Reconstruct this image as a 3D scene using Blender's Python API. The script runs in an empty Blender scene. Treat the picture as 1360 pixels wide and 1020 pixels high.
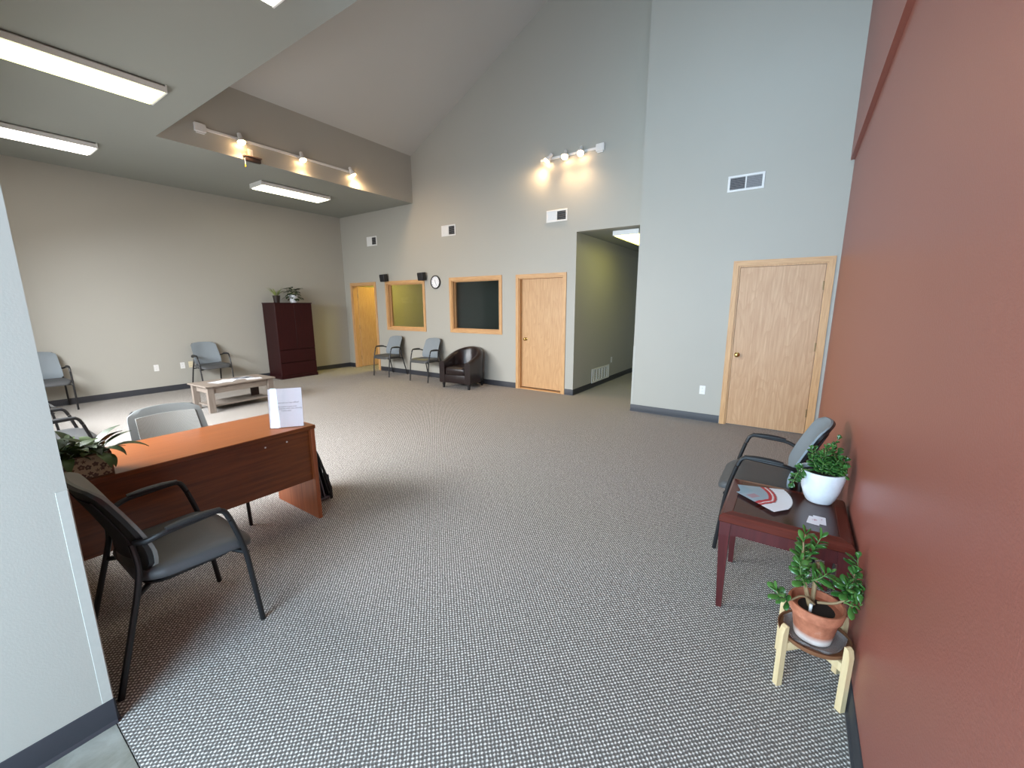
import bpy, bmesh, math, random
from mathutils import Vector, Matrix, Euler

random.seed(7)
PI = math.pi
scn = bpy.context.scene
COL = scn.collection

# ------------------------------------------------------------------ camera
CAM_H = 1.6
cam_d = bpy.data.cameras.new('camera')
cam_d.sensor_fit = 'HORIZONTAL'
cam_d.sensor_width = 36.0
cam_d.lens = 546.976 / 1360.0 * 36.0
cam_d.clip_start = 0.02
cam_d.clip_end = 200
cam = bpy.data.objects.new('camera', cam_d)
COL.objects.link(cam)
def cam_matrix(pitch, roll, yaw):
    B = Matrix(((1, 0, 0), (0, 0, -1), (0, 1, 0)))
    Rz = Matrix(((math.cos(yaw), -math.sin(yaw), 0), (math.sin(yaw), math.cos(yaw), 0), (0, 0, 1)))
    Rx = Matrix(((1, 0, 0), (0, math.cos(pitch), -math.sin(pitch)), (0, math.sin(pitch), math.cos(pitch))))
    Rr = Matrix(((math.cos(roll), -math.sin(roll), 0), (math.sin(roll), math.cos(roll), 0), (0, 0, 1)))
    M = Rr @ Rx @ B @ Rz
    r, d, f = M[0], M[1], M[2]
    return Matrix(((r[0], -d[0], -f[0], 0), (r[1], -d[1], -f[1], 0), (r[2], -d[2], -f[2], CAM_H), (0, 0, 0, 1)))
cam.matrix_world = cam_matrix(0.188690, -0.00242683, -0.601386)
scn.camera = cam

# ------------------------------------------------------------------ world, daylight, exposure
scn.view_settings.view_transform = 'Standard'
scn.view_settings.look = 'None'
scn.view_settings.exposure = 0.0
scn.view_settings.gamma = 1.0
scn.view_settings.use_curve_mapping = False
scn.cycles.use_denoising = True
scn.cycles.max_bounces = 8
scn.cycles.diffuse_bounces = 5
scn.cycles.sample_clamp_indirect = 6.0

w = bpy.data.worlds.new('overcast_sky')
scn.world = w
w.use_nodes = True
bgn = w.node_tree.nodes['Background']
bgn.inputs[0].default_value = (0.80, 0.90, 1.0, 1)
bgn.inputs[1].default_value = 1.0

def area(name, loc, rot, sx, sy, power, col):
    l = bpy.data.lights.new(name, 'AREA')
    l.shape = 'RECTANGLE'; l.size = sx; l.size_y = sy
    l.energy = power; l.color = col
    o = bpy.data.objects.new(name, l)
    COL.objects.link(o); o.location = loc; o.rotation_euler = rot
    return o
# daylight through the entrance glazing behind the camera and through the two front windows
def sky_light(name, x, y, z, down, sx, sy, power, col):
    # a patch of bright sky outside the glass, facing in and down
    return area(name, (x, y, z), (PI/2 - math.radians(down), 0, 0), sx, sy, power, col)
BLUE, PALE = (0.57, 0.80, 1.0), (0.93, 0.96, 1.0)
sky_light('daylight_entrance', -0.85, -2.35, 1.75, -6, 2.3, 3.2, 470, BLUE)      # horizon and bright paving
sky_light('daylight_gable', -0.85, 1.95, 4.95, 22, 1.9, 1.3, 60, BLUE)                          # high gable window over the entry
for wx in (-7.0, -4.35):
    sky_light('daylight_window', wx, -0.9, 2.75, 40, 3.0, 2.2, 720, PALE)
    sky_light('daylight_window', wx, -0.25, 1.65, 0, 2.4, 1.6, 75, PALE)

# ------------------------------------------------------------------ helpers
def link(o, parent=None):
    COL.objects.link(o)
    if parent is not None:
        o.parent = parent
    return o

def obj(name, bm, mat, parent=None, smooth=35, label=None, kind=None, loc=None, rot=None):
    bmesh.ops.recalc_face_normals(bm, faces=bm.faces[:])
    me = bpy.data.meshes.new(name)
    bm.to_mesh(me); bm.free()
    if smooth:
        for p in me.polygons: p.use_smooth = True
        me.set_sharp_from_angle(angle=math.radians(smooth))
    if mat is not None: me.materials.append(mat)
    o = bpy.data.objects.new(name, me)
    link(o, parent)
    if label: o['label'] = label
    if kind: o['kind'] = kind
    if loc is not None: o.location = loc
    if rot is not None: o.rotation_euler = rot
    return o

def share(name, me, parent, mw):
    o = bpy.data.objects.new(name, me)
    link(o, parent); o.matrix_basis = mw
    return o

def mesh_of(bm, name, mat, smooth=35):
    bmesh.ops.recalc_face_normals(bm, faces=bm.faces[:])
    me = bpy.data.meshes.new(name); bm.to_mesh(me); bm.free()
    for p in me.polygons: p.use_smooth = True
    me.set_sharp_from_angle(angle=math.radians(smooth))
    me.materials.append(mat)
    return me

def thing(name, label, cat, loc=(0, 0, 0), rz=0.0, group=None):
    o = bpy.data.objects.new(name, None)
    o.empty_display_size = 0.1
    COL.objects.link(o)
    o.location = loc; o.rotation_euler = (0, 0, rz)
    o['label'] = label; o['category'] = cat
    if group: o['group'] = group
    return o

def tag(o, label, cat, group=None):
    o['label'] = label; o['category'] = cat
    if group: o['group'] = group
    return o

def nb(): return bmesh.new()

def box(bm, lo, hi, bev=0.0, seg=2, M=None):
    r = bmesh.ops.create_cube(bm, size=1.0)
    vs = r['verts']
    c = [(lo[i]+hi[i])/2 for i in range(3)]; s = [hi[i]-lo[i] for i in range(3)]
    for v in vs: v.co = Vector((v.co.x*s[0]+c[0], v.co.y*s[1]+c[1], v.co.z*s[2]+c[2]))
    if bev > 0:
        es = list({e for v in vs for e in v.link_edges})
        rr = bmesh.ops.bevel(bm, geom=es, offset=bev, segments=seg, affect='EDGES', profile=0.5)
        vs = list({v for f in rr['faces'] for v in f.verts} | {v for v in vs if v.is_valid})
    if M is not None:
        for v in vs: v.co = M @ v.co
    return vs

def loft(bm, loops, cap0=True, cap1=True):
    rings = [[bm.verts.new(p) for p in lp] for lp in loops]
    n = len(rings[0])
    for a, b in zip(rings, rings[1:]):
        for i in range(n):
            j = (i+1) % n
            bm.faces.new((a[i], a[j], b[j], b[i]))
    if cap0: bm.faces.new(rings[0][::-1])
    if cap1: bm.faces.new(rings[-1])
    return rings

def tube(bm, pts, r, n=10, radii=None, squash=1.0, up=None):
    pts = [Vector(p) for p in pts]
    N = len(pts)
    tang = []
    for i in range(N):
        a = pts[max(i-1, 0)]; b = pts[min(i+1, N-1)]
        tang.append((b-a).normalized())
    ref = Vector(up) if up else Vector((0, 0, 1))
    if abs(tang[0].dot(ref)) > 0.95: ref = Vector((1, 0, 0))
    u = (ref - tang[0]*ref.dot(tang[0])).normalized()
    loops = []
    for i in range(N):
        u = (u - tang[i]*u.dot(tang[i])).normalized()
        v = tang[i].cross(u)
        rr = radii[i] if radii else r
        loops.append([pts[i] + (u*math.cos(2*PI*k/n)*squash + v*math.sin(2*PI*k/n))*rr for k in range(n)])
    loft(bm, loops)

def smooth_path(ctrl, rad=0.05, seg=5):
    """polyline with rounded corners"""
    c = [Vector(p) for p in ctrl]
    out = [c[0]]
    for i in range(1, len(c)-1):
        a, b, d = c[i-1], c[i], c[i+1]
        r = min(rad, (a-b).length*0.49, (d-b).length*0.49)
        p0 = b + (a-b).normalized()*r; p1 = b + (d-b).normalized()*r
        for k in range(seg+1):
            t = k/seg
            out.append(p0*(1-t)**2 + b*2*t*(1-t) + p1*t*t)
    out.append(c[-1])
    return out

def lathe(bm, prof, n=32, c=(0, 0, 0), cap0=True, cap1=True):
    loops = [[(c[0]+r*math.cos(2*PI*k/n), c[1]+r*math.sin(2*PI*k/n), c[2]+z) for k in range(n)] for r, z in prof]
    loft(bm, loops, cap0, cap1)

def rrect(wd, dp, r, seg=4, cx=0, cy=0):
    out = []
    for sx, sy, a0 in ((1, 1, 0), (-1, 1, 90), (-1, -1, 180), (1, -1, 270)):
        for k in range(seg+1):
            a = math.radians(a0 + 90*k/seg)
            out.append((cx + sx*(wd/2-r) + r*math.cos(a), cy + sy*(dp/2-r) + r*math.sin(a)))
    return out

def cyl(bm, a, b, r, n=14, r2=None):
    tube(bm, [a, b], r, n, radii=[r, r if r2 is None else r2])

def grid(bm, fn, nu, nv):
    V = [[bm.verts.new(fn(i/nu, j/nv)) for i in range(nu+1)] for j in range(nv+1)]
    for j in range(nv):
        for i in range(nu):
            bm.faces.new((V[j][i], V[j][i+1], V[j+1][i+1], V[j+1][i]))
    return V

def slab_shell(bm, front, back, nu, nv):
    """closed solid between two parametric sheets"""
    F = [[bm.verts.new(front(i/nu, j/nv)) for i in range(nu+1)] for j in range(nv+1)]
    K = [[bm.verts.new(back(i/nu, j/nv)) for i in range(nu+1)] for j in range(nv+1)]
    for j in range(nv):
        for i in range(nu):
            bm.faces.new((F[j][i], F[j][i+1], F[j+1][i+1], F[j+1][i]))
            bm.faces.new((K[j][i], K[j+1][i], K[j+1][i+1], K[j][i+1]))
    for i in range(nu):
        bm.faces.new((F[0][i], K[0][i], K[0][i+1], F[0][i+1]))
        bm.faces.new((F[nv][i], F[nv][i+1], K[nv][i+1], K[nv][i]))
    for j in range(nv):
        bm.faces.new((F[j][0], F[j+1][0], K[j+1][0], K[j][0]))
        bm.faces.new((F[j][nu], K[j][nu], K[j+1][nu], F[j+1][nu]))

def wall_slab(bm, axis, a0, a1, u0, u1, z0, z1, holes=()):
    """slab between a0..a1 on `axis` (0 = x, 1 = y), spanning u and z, with rectangular holes (u0,u1,z0,z1)"""
    us = sorted({u0, u1} | {h[0] for h in holes} | {h[1] for h in holes})
    zs = sorted({z0, z1} | {h[2] for h in holes} | {h[3] for h in holes})
    def solid(i, j):
        if i < 0 or j < 0 or i >= len(us)-1 or j >= len(zs)-1: return False
        uc = (us[i]+us[i+1])/2; zc = (zs[j]+zs[j+1])/2
        return not any(h[0] < uc < h[1] and h[2] < zc < h[3] for h in holes)
    cache = {}
    def V(a, u, z):
        k = (round(a, 5), round(u, 5), round(z, 5))
        if k not in cache: cache[k] = bm.verts.new((a, u, z) if axis == 0 else (u, a, z))
        return cache[k]
    for i in range(len(us)-1):
        for j in range(len(zs)-1):
            if not solid(i, j): continue
            p, q, r, s = us[i], us[i+1], zs[j], zs[j+1]
            for a in (a0, a1):
                bm.faces.new((V(a, p, r), V(a, q, r), V(a, q, s), V(a, p, s)))
            if not solid(i-1, j): bm.faces.new((V(a0, p, r), V(a1, p, r), V(a1, p, s), V(a0, p, s)))
            if not solid(i+1, j): bm.faces.new((V(a0, q, r), V(a1, q, r), V(a1, q, s), V(a0, q, s)))
            if not solid(i, j-1): bm.faces.new((V(a0, p, r), V(a1, p, r), V(a1, q, r), V(a0, q, r)))
            if not solid(i, j+1): bm.faces.new((V(a0, p, s), V(a1, p, s), V(a1, q, s), V(a0, q, s)))

def structure(name, bm, mat, parent=None, smooth=0, label=None):
    o = obj(name, bm, mat, parent, smooth, label)
    if parent is None: o['kind'] = 'structure'
    return o

# ------------------------------------------------------------------ materials
def srgb(r, g, b):
    f = lambda c: c/12.92 if c <= 0.04045 else ((c+0.055)/1.055)**2.4
    return (f(r/255), f(g/255), f(b/255), 1)

class NT:
    def __init__(self, name):
        self.m = bpy.data.materials.new(name); self.m.use_nodes = True
        self.t = self.m.node_tree
        self.b = self.t.nodes['Principled BSDF']
    def n(self, typ, **kw):
        x = self.t.nodes.new(typ)
        for k, v in kw.items(): setattr(x, k, v)
        return x
    def l(self, a, b): self.t.links.new(a, b)
    def coords(self, scale=(1, 1, 1), rot=(0, 0, 0), loc=(0, 0, 0), out='Object'):
        tc = self.n('ShaderNodeTexCoord'); mp = self.n('ShaderNodeMapping')
        mp.inputs['Scale'].default_value = scale; mp.inputs['Rotation'].default_value = rot; mp.inputs['Location'].default_value = loc
        self.l(tc.outputs[out], mp.inputs['Vector'])
        return mp.outputs['Vector']
    def noise(self, vec, scale, detail=3, rough=0.5, dist=0.0):
        x = self.n('ShaderNodeTexNoise')
        x.inputs['Scale'].default_value = scale; x.inputs['Detail'].default_value = detail
        x.inputs['Roughness'].default_value = rough; x.inputs['Distortion'].default_value = dist
        self.l(vec, x.inputs['Vector'])
        return x.outputs['Fac']
    def ramp(self, fac, stops, interp='LINEAR'):
        r = self.n('ShaderNodeValToRGB'); cr = r.color_ramp; cr.interpolation = interp
        while len(cr.elements) < len(stops): cr.elements.new(0.5)
        for e, (p, c) in zip(cr.elements, stops): e.position = p; e.color = c
        self.l(fac, r.inputs['Fac'])
        return r.outputs['Color']
    def math(self, op, a, b=None, c=None):
        x = self.n('ShaderNodeMath', operation=op)
        for i, v in enumerate((a, b, c)):
            if v is None: continue
            if isinstance(v, (int, float)): x.inputs[i].default_value = v
            else: self.l(v, x.inputs[i])
        return x.outputs[0]
    def mix(self, fac, a, b, mode='MIX'):
        x = self.n('ShaderNodeMix', data_type='RGBA', blend_type=mode)
        for sock, v in ((x.inputs[0], fac), (x.inputs[6], a), (x.inputs[7], b)):
            if isinstance(v, (int, float)): sock.default_value = v
            elif isinstance(v, tuple): sock.default_value = v
            else: self.l(v, sock)
        return x.outputs[2]
    def bump(self, height, strength, dist=0.01):
        x = self.n('ShaderNodeBump'); x.inputs['Strength'].default_value = strength; x.inputs['Distance'].default_value = dist
        self.l(height, x.inputs['Height']); self.l(x.outputs['Normal'], self.b.inputs['Normal'])
    def set(self, **kw):
        for k, v in kw.items():
            s = self.b.inputs[k.replace('_', ' ')]
            if isinstance(v, (int, float, tuple)): s.default_value = v
            else: self.l(v, s)
        return self.m

def paint(name, col, rough=0.55, bump=0.12, spec=0.4):
    t = NT(name); v = t.coords()
    f = t.noise(v, 1.3, 3); c2 = tuple(x*0.95 for x in col[:3])+(1,)
    t.set(Base_Color=t.mix(f, col, c2), Roughness=rough)
    t.b.inputs['Specular IOR Level'].default_value = spec
    t.bump(t.noise(v, 150, 2), bump, 0.004)
    return t.m

def plain(name, col, rough=0.5, metal=0.0, nscale=60, nvar=0.06, bump=0.05, spec=0.5):
    t = NT(name); v = t.coords()
    f = t.noise(v, nscale, 3); c2 = tuple(x*(1-nvar*2) for x in col[:3])+(1,)
    t.set(Base_Color=t.mix(f, col, c2), Roughness=rough, Metallic=metal)
    t.b.inputs['Specular IOR Level'].default_value = spec
    if bump: t.bump(t.noise(v, nscale*4, 2), bump, 0.002)
    return t.m

def wood(name, light, dark, axis=2, rough=0.4, freq=9.0, cathedral=0.0, coat=0.0, fine=0.5, bump=0.03):
    """grain runs along `axis`"""
    t = NT(name)
    sc = [10.0, 10.0, 10.0]; sc[axis] = 0.55
    v = t.coords(tuple(sc))
    f1 = t.noise(v, freq, 5, 0.6)
    sc2 = [1.6, 1.6, 1.6]; sc2[axis] = 0.35
    v2 = t.coords(tuple(sc2))
    f2 = t.noise(v2, 2.2, 2, 0.5)
    rings = t.math('FRACT', t.math('MULTIPLY', f2, 14.0))
    rings = t.math('POWER', rings, 3.0)
    base = t.ramp(f1, [(0.3, dark), (0.72, light)])
    m = t.mix(t.math('MULTIPLY', rings, cathedral), base, dark)
    f3 = t.noise(t.coords(tuple(2.5*s for s in sc)), freq*3, 3, 0.6)
    m = t.mix(t.math('MULTIPLY', f3, fine*0.35), m, dark)
    t.set(Base_Color=m, Roughness=rough)
    if coat:
        t.b.inputs['Coat Weight'].default_value = coat; t.b.inputs['Coat Roughness'].default_value = 0.12
    if bump: t.bump(f1, bump, 0.002)
    return t.m

def emitter(name, col, strength):
    t = NT(name); v = t.coords()
    f = t.noise(v, 300, 1)
    t.set(Base_Color=t.mix(f, (0.8, 0.8, 0.8, 1), (0.75, 0.75, 0.75, 1)), Roughness=0.4)
    t.b.inputs['Emission Color'].default_value = col
    t.b.inputs['Emission Strength'].default_value = strength
    return t.m

def glass_mat(name, tint=(1, 1, 1, 1), refl=0.03):
    t = NT(name)
    tr = t.n('ShaderNodeBsdfTransparent'); tr.inputs[0].default_value = tint
    gl = t.n('ShaderNodeBsdfGlossy'); gl.inputs['Roughness'].default_value = 0.02
    fr = t.n('ShaderNodeLayerWeight'); fr.inputs['Blend'].default_value = 0.5; fc = t.math('MULTIPLY_ADD', t.math('POWER', fr.outputs['Facing'], 4.0), 0.7, refl)
    mx = t.n('ShaderNodeMixShader')
    t.l(fc, mx.inputs[0]); t.l(tr.outputs[0], mx.inputs[1]); t.l(gl.outputs[0], mx.inputs[2])
    t.l(mx.outputs[0], t.t.nodes['Material Output'].inputs['Surface'])
    return t.m

M_WALL = paint('wall_paint_grey', srgb(175, 173, 164), 0.5, 0.07)
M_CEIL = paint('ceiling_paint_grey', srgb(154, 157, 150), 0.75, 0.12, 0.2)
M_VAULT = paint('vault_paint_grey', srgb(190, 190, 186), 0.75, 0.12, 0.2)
M_RED = paint('terracotta_paint', srgb(158, 92, 78), 0.40, 0.2, 0.5)
M_OLIVE = paint('office_wall_paint', srgb(134, 152, 142), 0.6)
M_BASE = plain('vinyl_base_charcoal', srgb(52, 54, 60), 0.5)
M_OAK = wood('light_oak_door', srgb(214, 174, 128), srgb(186, 142, 96), 2, 0.45, 6, 0.55)
M_OAK2 = wood('pale_oak_door', srgb(208, 170, 132), srgb(180, 138, 98), 2, 0.45, 5, 0.6)
M_OAKF = wood('oak_casing_upright', srgb(218, 176, 126), srgb(186, 140, 92), 2, 0.45, 9, 0.1)
M_OAKH = wood('oak_casing_rail', srgb(218, 176, 126), srgb(186, 140, 92), 0, 0.45, 9, 0.1)
M_BRASS = plain('brass', srgb(214, 180, 110), 0.25, 1.0)
M_HINGE = plain('dull_brass', srgb(150, 132, 96), 0.45, 0.8)
M_STEELP = plain('white_enamel', srgb(232, 232, 230), 0.4)
M_VENTD = plain('duct_shadow', srgb(34, 34, 36), 0.8)
M_VENTG = plain('grey_and_shaded_slat', srgb(150, 152, 155), 0.5)
M_PLASTW = plain('white_plastic', srgb(238, 238, 236), 0.35)
M_PLASTI = plain('ivory_plastic', srgb(226, 214, 182), 0.35)
M_SLOT = plain('dark_slot', srgb(70, 70, 70), 0.6)
M_BLACK = plain('black_powder_coat', srgb(24, 24, 26), 0.42)
M_BLACKP = plain('black_plastic', srgb(22, 22, 24), 0.35)
M_FABRIC = plain('blue_grey_upholstery', srgb(138, 148, 155), 0.75, 0, 400, 0.12, 0.2)
M_SEAT = plain('charcoal_upholstery', srgb(78, 80, 82), 0.5, 0, 300, 0.1, 0.12)
M_DESK = wood('cherry_desk_panel', srgb(134, 74, 32), srgb(96, 48, 18), 1, 0.35, 5, 0.25)
M_DESKT = wood('cherry_desk_top', srgb(138, 80, 40), srgb(110, 58, 26), 1, 0.28, 5, 0.25, bump=0)
M_DESKS = wood('cherry_desk_side', srgb(168, 96, 56), srgb(130, 66, 34), 2, 0.35, 5, 0.2)
M_DESKE = wood('desk_edge_band', srgb(205, 150, 96), srgb(180, 120, 70), 1, 0.4, 5, 0.1)
M_MAHOG = wood('mahogany_veneer', srgb(50, 13, 15), srgb(36, 8, 10), 2, 0.5, 6, 0.1)
M_MAHOG.node_tree.nodes['Principled BSDF'].inputs['Specular IOR Level'].default_value = 0.25
M_TABLE = wood('red_mahogany_legs', srgb(86, 33, 33), srgb(66, 22, 24), 2, 0.35, 6, 0.1)
M_TABLER = wood('red_mahogany_border', srgb(100, 42, 30), srgb(76, 28, 20), 0, 0.25, 6, 0.1)
M_TABLET = wood('dark_table_panel', srgb(72, 38, 30), srgb(54, 26, 22), 0, 0.22, 6, 0.1)
M_GREYOAK = wood('grey_washed_oak', srgb(148, 138, 128), srgb(118, 107, 97), 1, 0.55, 7, 0.25)
M_GREYOAKZ = wood('grey_washed_oak_leg', srgb(142, 132, 122), srgb(112, 101, 92), 2, 0.55, 7, 0.25)
M_BIRCH = wood('pale_birch', srgb(222, 198, 156), srgb(202, 174, 130), 2, 0.5, 6, 0.15)
M_LEATHER = plain('dark_brown_leather', srgb(36, 26, 26), 0.28, 0, 90, 0.15, 0.15)
M_PAPER = plain('white_paper', srgb(240, 242, 246), 0.6)
M_WHITEPOT = plain('white_glazed_ceramic', srgb(226, 230, 234), 0.3)
M_TERRA = None
M_SOIL = plain('potting_soil', srgb(48, 38, 30), 0.9, 0, 120, 0.4, 0.8)
M_STEM = plain('pale_brown_stem', srgb(160, 132, 96), 0.7, 0, 60, 0.2, 0.3)
M_GSTEM = plain('green_stem', srgb(96, 128, 66), 0.6)

def leaf_mat(name, a, b, rough=0.2):
    t = NT(name); v = t.coords()
    oi = t.n('ShaderNodeObjectInfo')
    c = t.mix(oi.outputs['Random'], a, b)
    f = t.noise(v, 60, 3)
    c = t.mix(t.math('MULTIPLY', f, 0.4), c, tuple(x*0.6 for x in a[:3])+(1,))
    t.set(Base_Color=c, Roughness=rough)
    t.b.inputs['Subsurface Weight'].default_value = 0.0
    return t.m
M_JADE = leaf_mat('jade_leaf', srgb(40, 84, 32), srgb(82, 124, 58))
M_JADE2 = leaf_mat('jade_leaf_deep', srgb(36, 78, 34), srgb(74, 118, 56))
M_LILY = leaf_mat('lily_leaf', srgb(24, 46, 20), srgb(70, 96, 32), 0.5)
M_IVY = leaf_mat('dark_pot_leaf', srgb(22, 46, 16), srgb(50, 78, 32), 0.5)
M_SPIDER = leaf_mat('spider_leaf', srgb(112, 130, 66), srgb(150, 160, 92), 0.5)

def carpet():
    t = NT('woven_carpet')
    v = t.coords((1, 1, 1))
    wob = t.n('ShaderNodeTexNoise'); wob.inputs['Scale'].default_value = 45
    t.l(v, wob.inputs['Vector'])
    vm = t.n('ShaderNodeVectorMath', operation='MULTIPLY_ADD')
    t.l(wob.outputs['Color'], vm.inputs[0]); vm.inputs[1].default_value = (0.009, 0.009, 0); t.l(v, vm.inputs[2])
    sp = t.n('ShaderNodeSeparateXYZ'); t.l(vm.outputs[0], sp.inputs[0])
    # woven loops: light knots on a diagonal lattice over a darker ground
    ca = t.math('COSINE', t.math('MULTIPLY', sp.outputs[0], 2*PI/0.0205)); cb = t.math('COSINE', t.math('MULTIPLY', sp.outputs[1], 2*PI/0.0206))
    hh = t.math('MULTIPLY_ADD', t.math('MULTIPLY', ca, cb), 0.5, 0.5)
    fine = t.noise(v, 220, 2)
    cell = t.noise(v, 75, 1)
    knot = t.math('ADD', t.math('MULTIPLY', hh, t.math('MULTIPLY_ADD', cell, 0.9, 0.55)), t.math('MULTIPLY', t.math('SUBTRACT', fine, 0.5), 0.6))
    c = t.ramp(knot, [(0.34, srgb(104, 100, 97)), (0.58, srgb(138, 133, 128)), (0.90, srgb(238, 234, 228))])
    big = t.noise(v, 0.9, 3)
    c = t.mix(t.math('MULTIPLY', big, 0.12), c, srgb(126, 116, 104))
    t.set(Base_Color=c, Roughness=0.95)
    t.b.inputs['Specular IOR Level'].default_value = 0.15
    t.bump(hh, 0.5, 0.004)
    return t.m
M_CARPET = carpet()

def stone_tile():
    t = NT('entry_stone_tile'); v = t.coords()
    f = t.noise(v, 3.0, 6, 0.65, 0.8)
    t.set(Base_Color=t.ramp(f, [(0.3, srgb(98, 98, 90)), (0.5, srgb(134, 132, 122)), (0.7, srgb(160, 158, 150))]), Roughness=0.35)
    return t.m
M_TILE = stone_tile()

def terracotta():
    t = NT('terracotta_pot'); v = t.coords()
    sep = t.n('ShaderNodeSeparateXYZ'); t.l(v, sep.inputs[0])
    f = t.noise(v, 22, 5, 0.65)
    c = t.ramp(f, [(0.3, srgb(150, 86, 60)), (0.6, srgb(182, 112, 82)), (0.85, srgb(205, 160, 138))])
    # mineral bloom near the foot of the pot
    band = t.n('ShaderNodeMapRange'); t.l(sep.outputs[2], band.inputs[0])
    band.inputs[1].default_value = 0.045; band.inputs[2].default_value = 0.02; band.inputs[3].default_value = 0; band.inputs[4].default_value = 1
    k = t.math('MULTIPLY', band.outputs[0], t.math('ADD', f, 0.35))
    t.set(Base_Color=t.mix(k, c, srgb(214, 204, 196)), Roughness=0.8)
    t.bump(f, 0.1, 0.003)
    return t.m
M_TERRA = terracotta()

# ------------------------------------------------------------------ room dimensions
XL, XR, YB, YJ, XS, ZC = -9.80, 0.332, 6.61, 6.12, -7.13, 3.77
YE = 2.215            # edge of the flat ceiling
XN = -2.04            # entry wall face
YN = 0.229            # its end
XJ = -1.985           # jog
HX0, HX1 = -3.21, XJ  # corridor opening

# floor
bm = nb(); box(bm, (XL-0.3, YN-0.004, -0.06), (XR+0.3, 11.0, 0.0))
structure('floor', bm, M_CARPET)
bm = nb(); box(bm, (XL-0.3, -2.5, -0.06), (XR+0.3, YN-0.004, -0.008))
ftile = structure('floor.001', bm, M_SLOT, label='stone-look tile floor of the entry')
for i in range(8):
    for j in range(10):
        x0 = XN + i*0.3; y1 = YN-0.006 - j*0.5
        if x0 + 0.3 > XR+0.02: continue
        bm = nb(); box(bm, (x0+0.0015, y1-0.4985, -0.008), (x0+0.2985, y1-0.0015, 0.0), 0.0008, 1)
        obj('tile', bm, M_TILE, ftile, 0)

# walls
DOOR0 = (-9.49, -8.60, 0, 2.105)
WIN1 = (-8.13, -6.925, 1.085, 2.105)
WIN2 = (-6.065, -4.825, 1.095, 2.11)
DOOR1 = (-4.375, -3.44, 0, 2.10)
DOOR2 = (-0.685, 0.232, 0, 2.085)
bm = nb(); wall_slab(bm, 1, YB, YB+0.13, XL-0.15, XJ, 0, 8.6, [DOOR0, WIN1, WIN2, DOOR1, (HX0, XJ, 0, 2.81)])
structure('wall_back', bm, M_WALL)
bm = nb(); wall_slab(bm, 1, YJ, YJ+0.13, XJ, XR+0.15, 0, 8.6, [DOOR2])
box(bm, (XJ, YJ+0.13, 0), (XJ+0.13, 10.4, 8.6))
structure('wall_back.001', bm, M_WALL)
bm = nb(); wall_slab(bm, 0, XL-0.15, XL, -0.1, 10.4, 0, 4.0)
structure('wall_left', bm, M_WALL)
bm = nb(); box(bm, (XR, -2.5, 0), (XR+0.15, YJ, 3.15)); box(bm, (XR-0.036, -2.5, 3.15), (XR+0.15, YJ, 8.6))
structure('wall_right', bm, M_RED)
bm = nb()
wall_slab(bm, 1, 0.03, YN, XL-0.15, XN-0.12, 0, ZC, [(-8.2, -5.8, 0.85, 2.45), (-5.55, -3.15, 0.85, 2.45)])
structure('wall_front', bm, M_WALL)
bm = nb(); box(bm, (XN-0.12, -2.5, 0), (XN, YN, ZC))
structure('wall_entry', bm, M_WALL)
bm = nb(); wall_slab(bm, 1, -2.25, -2.15, XN-0.12, XR+0.15, 0, ZC, [(XN+0.02, XR-0.02, 0.1, 3.5)])
structure('wall_entry.001', bm, M_WALL)

# ceilings
bm = nb()
box(bm, (XL-0.15, YE, ZC), (XS-0.002, YB+0.02, ZC+0.13)); box(bm, (XL-0.15, -2.5, ZC), (XR+0.15, YE, ZC+0.13))
structure('ceiling', bm, M_CEIL)
bm = nb(); box(bm, (XS-0.13, YE+0.002, ZC+0.001), (XS, YB, 4.72)); 
structure('wall_soffit', bm, M_WALL)
bm = nb(); wall_slab(bm, 1, YE-0.12, YE, XS-0.13, XR+0.15, ZC+0.1, 8.6, [(-1.8, 0.1, 4.3, 5.6)])
structure('wall_vault', bm, M_WALL)
bm = nb()
def vz(x): return 4.715 + 0.502*(x-XS)
xr = -2.0
pts = [(XS-0.3, vz(XS-0.3)), (xr, vz(xr)), (XR+0.15, vz(xr)-0.5*(XR+0.15-xr))]
lo = [(x, YE-0.12, z) for x, z in pts]; hi = [(x, YB+0.13, z) for x, z in pts]
lo2 = [(x, y, z+0.15) for x, y, z in lo]; hi2 = [(x, y, z+0.15) for x, y, z in hi]
loft(bm, [lo + lo2[::-1], hi + hi2[::-1]])
structure('ceiling.001', bm, M_VAULT)

# corridor and the two offices behind the back wall
bm = nb(); box(bm, (HX0-0.1, YB+0.13, 0), (HX0, 10.4, 2.95)); box(bm, (HX0-0.1, 10.3, 0), (XJ+0.13, 10.4, 2.95))
structure('wall_corridor', bm, M_WALL)
bm = nb(); box(bm, (HX0-0.1, YB+0.13, 2.81), (XJ, 10.4, 2.95))
structure('ceiling.002', bm, M_CEIL)
bm = nb(); box(bm, (XL, 9.9, 0), (-6.4, 10.0, 2.9)); box(bm, (-6.5, YB+0.13, 0), (-6.4, 9.9, 2.9))
structure('wall_office', bm, M_OLIVE)
bm = nb(); box(bm, (-6.4, 9.9, 0), (HX0-0.1, 10.0, 2.9))
structure('wall_office.001', bm, M_WALL)
bm = nb(); box(bm, (XL, YB+0.13, 2.8), (HX0-0.1, 10.0, 2.9))
structure('ceiling.003', bm, M_CEIL)

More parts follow.
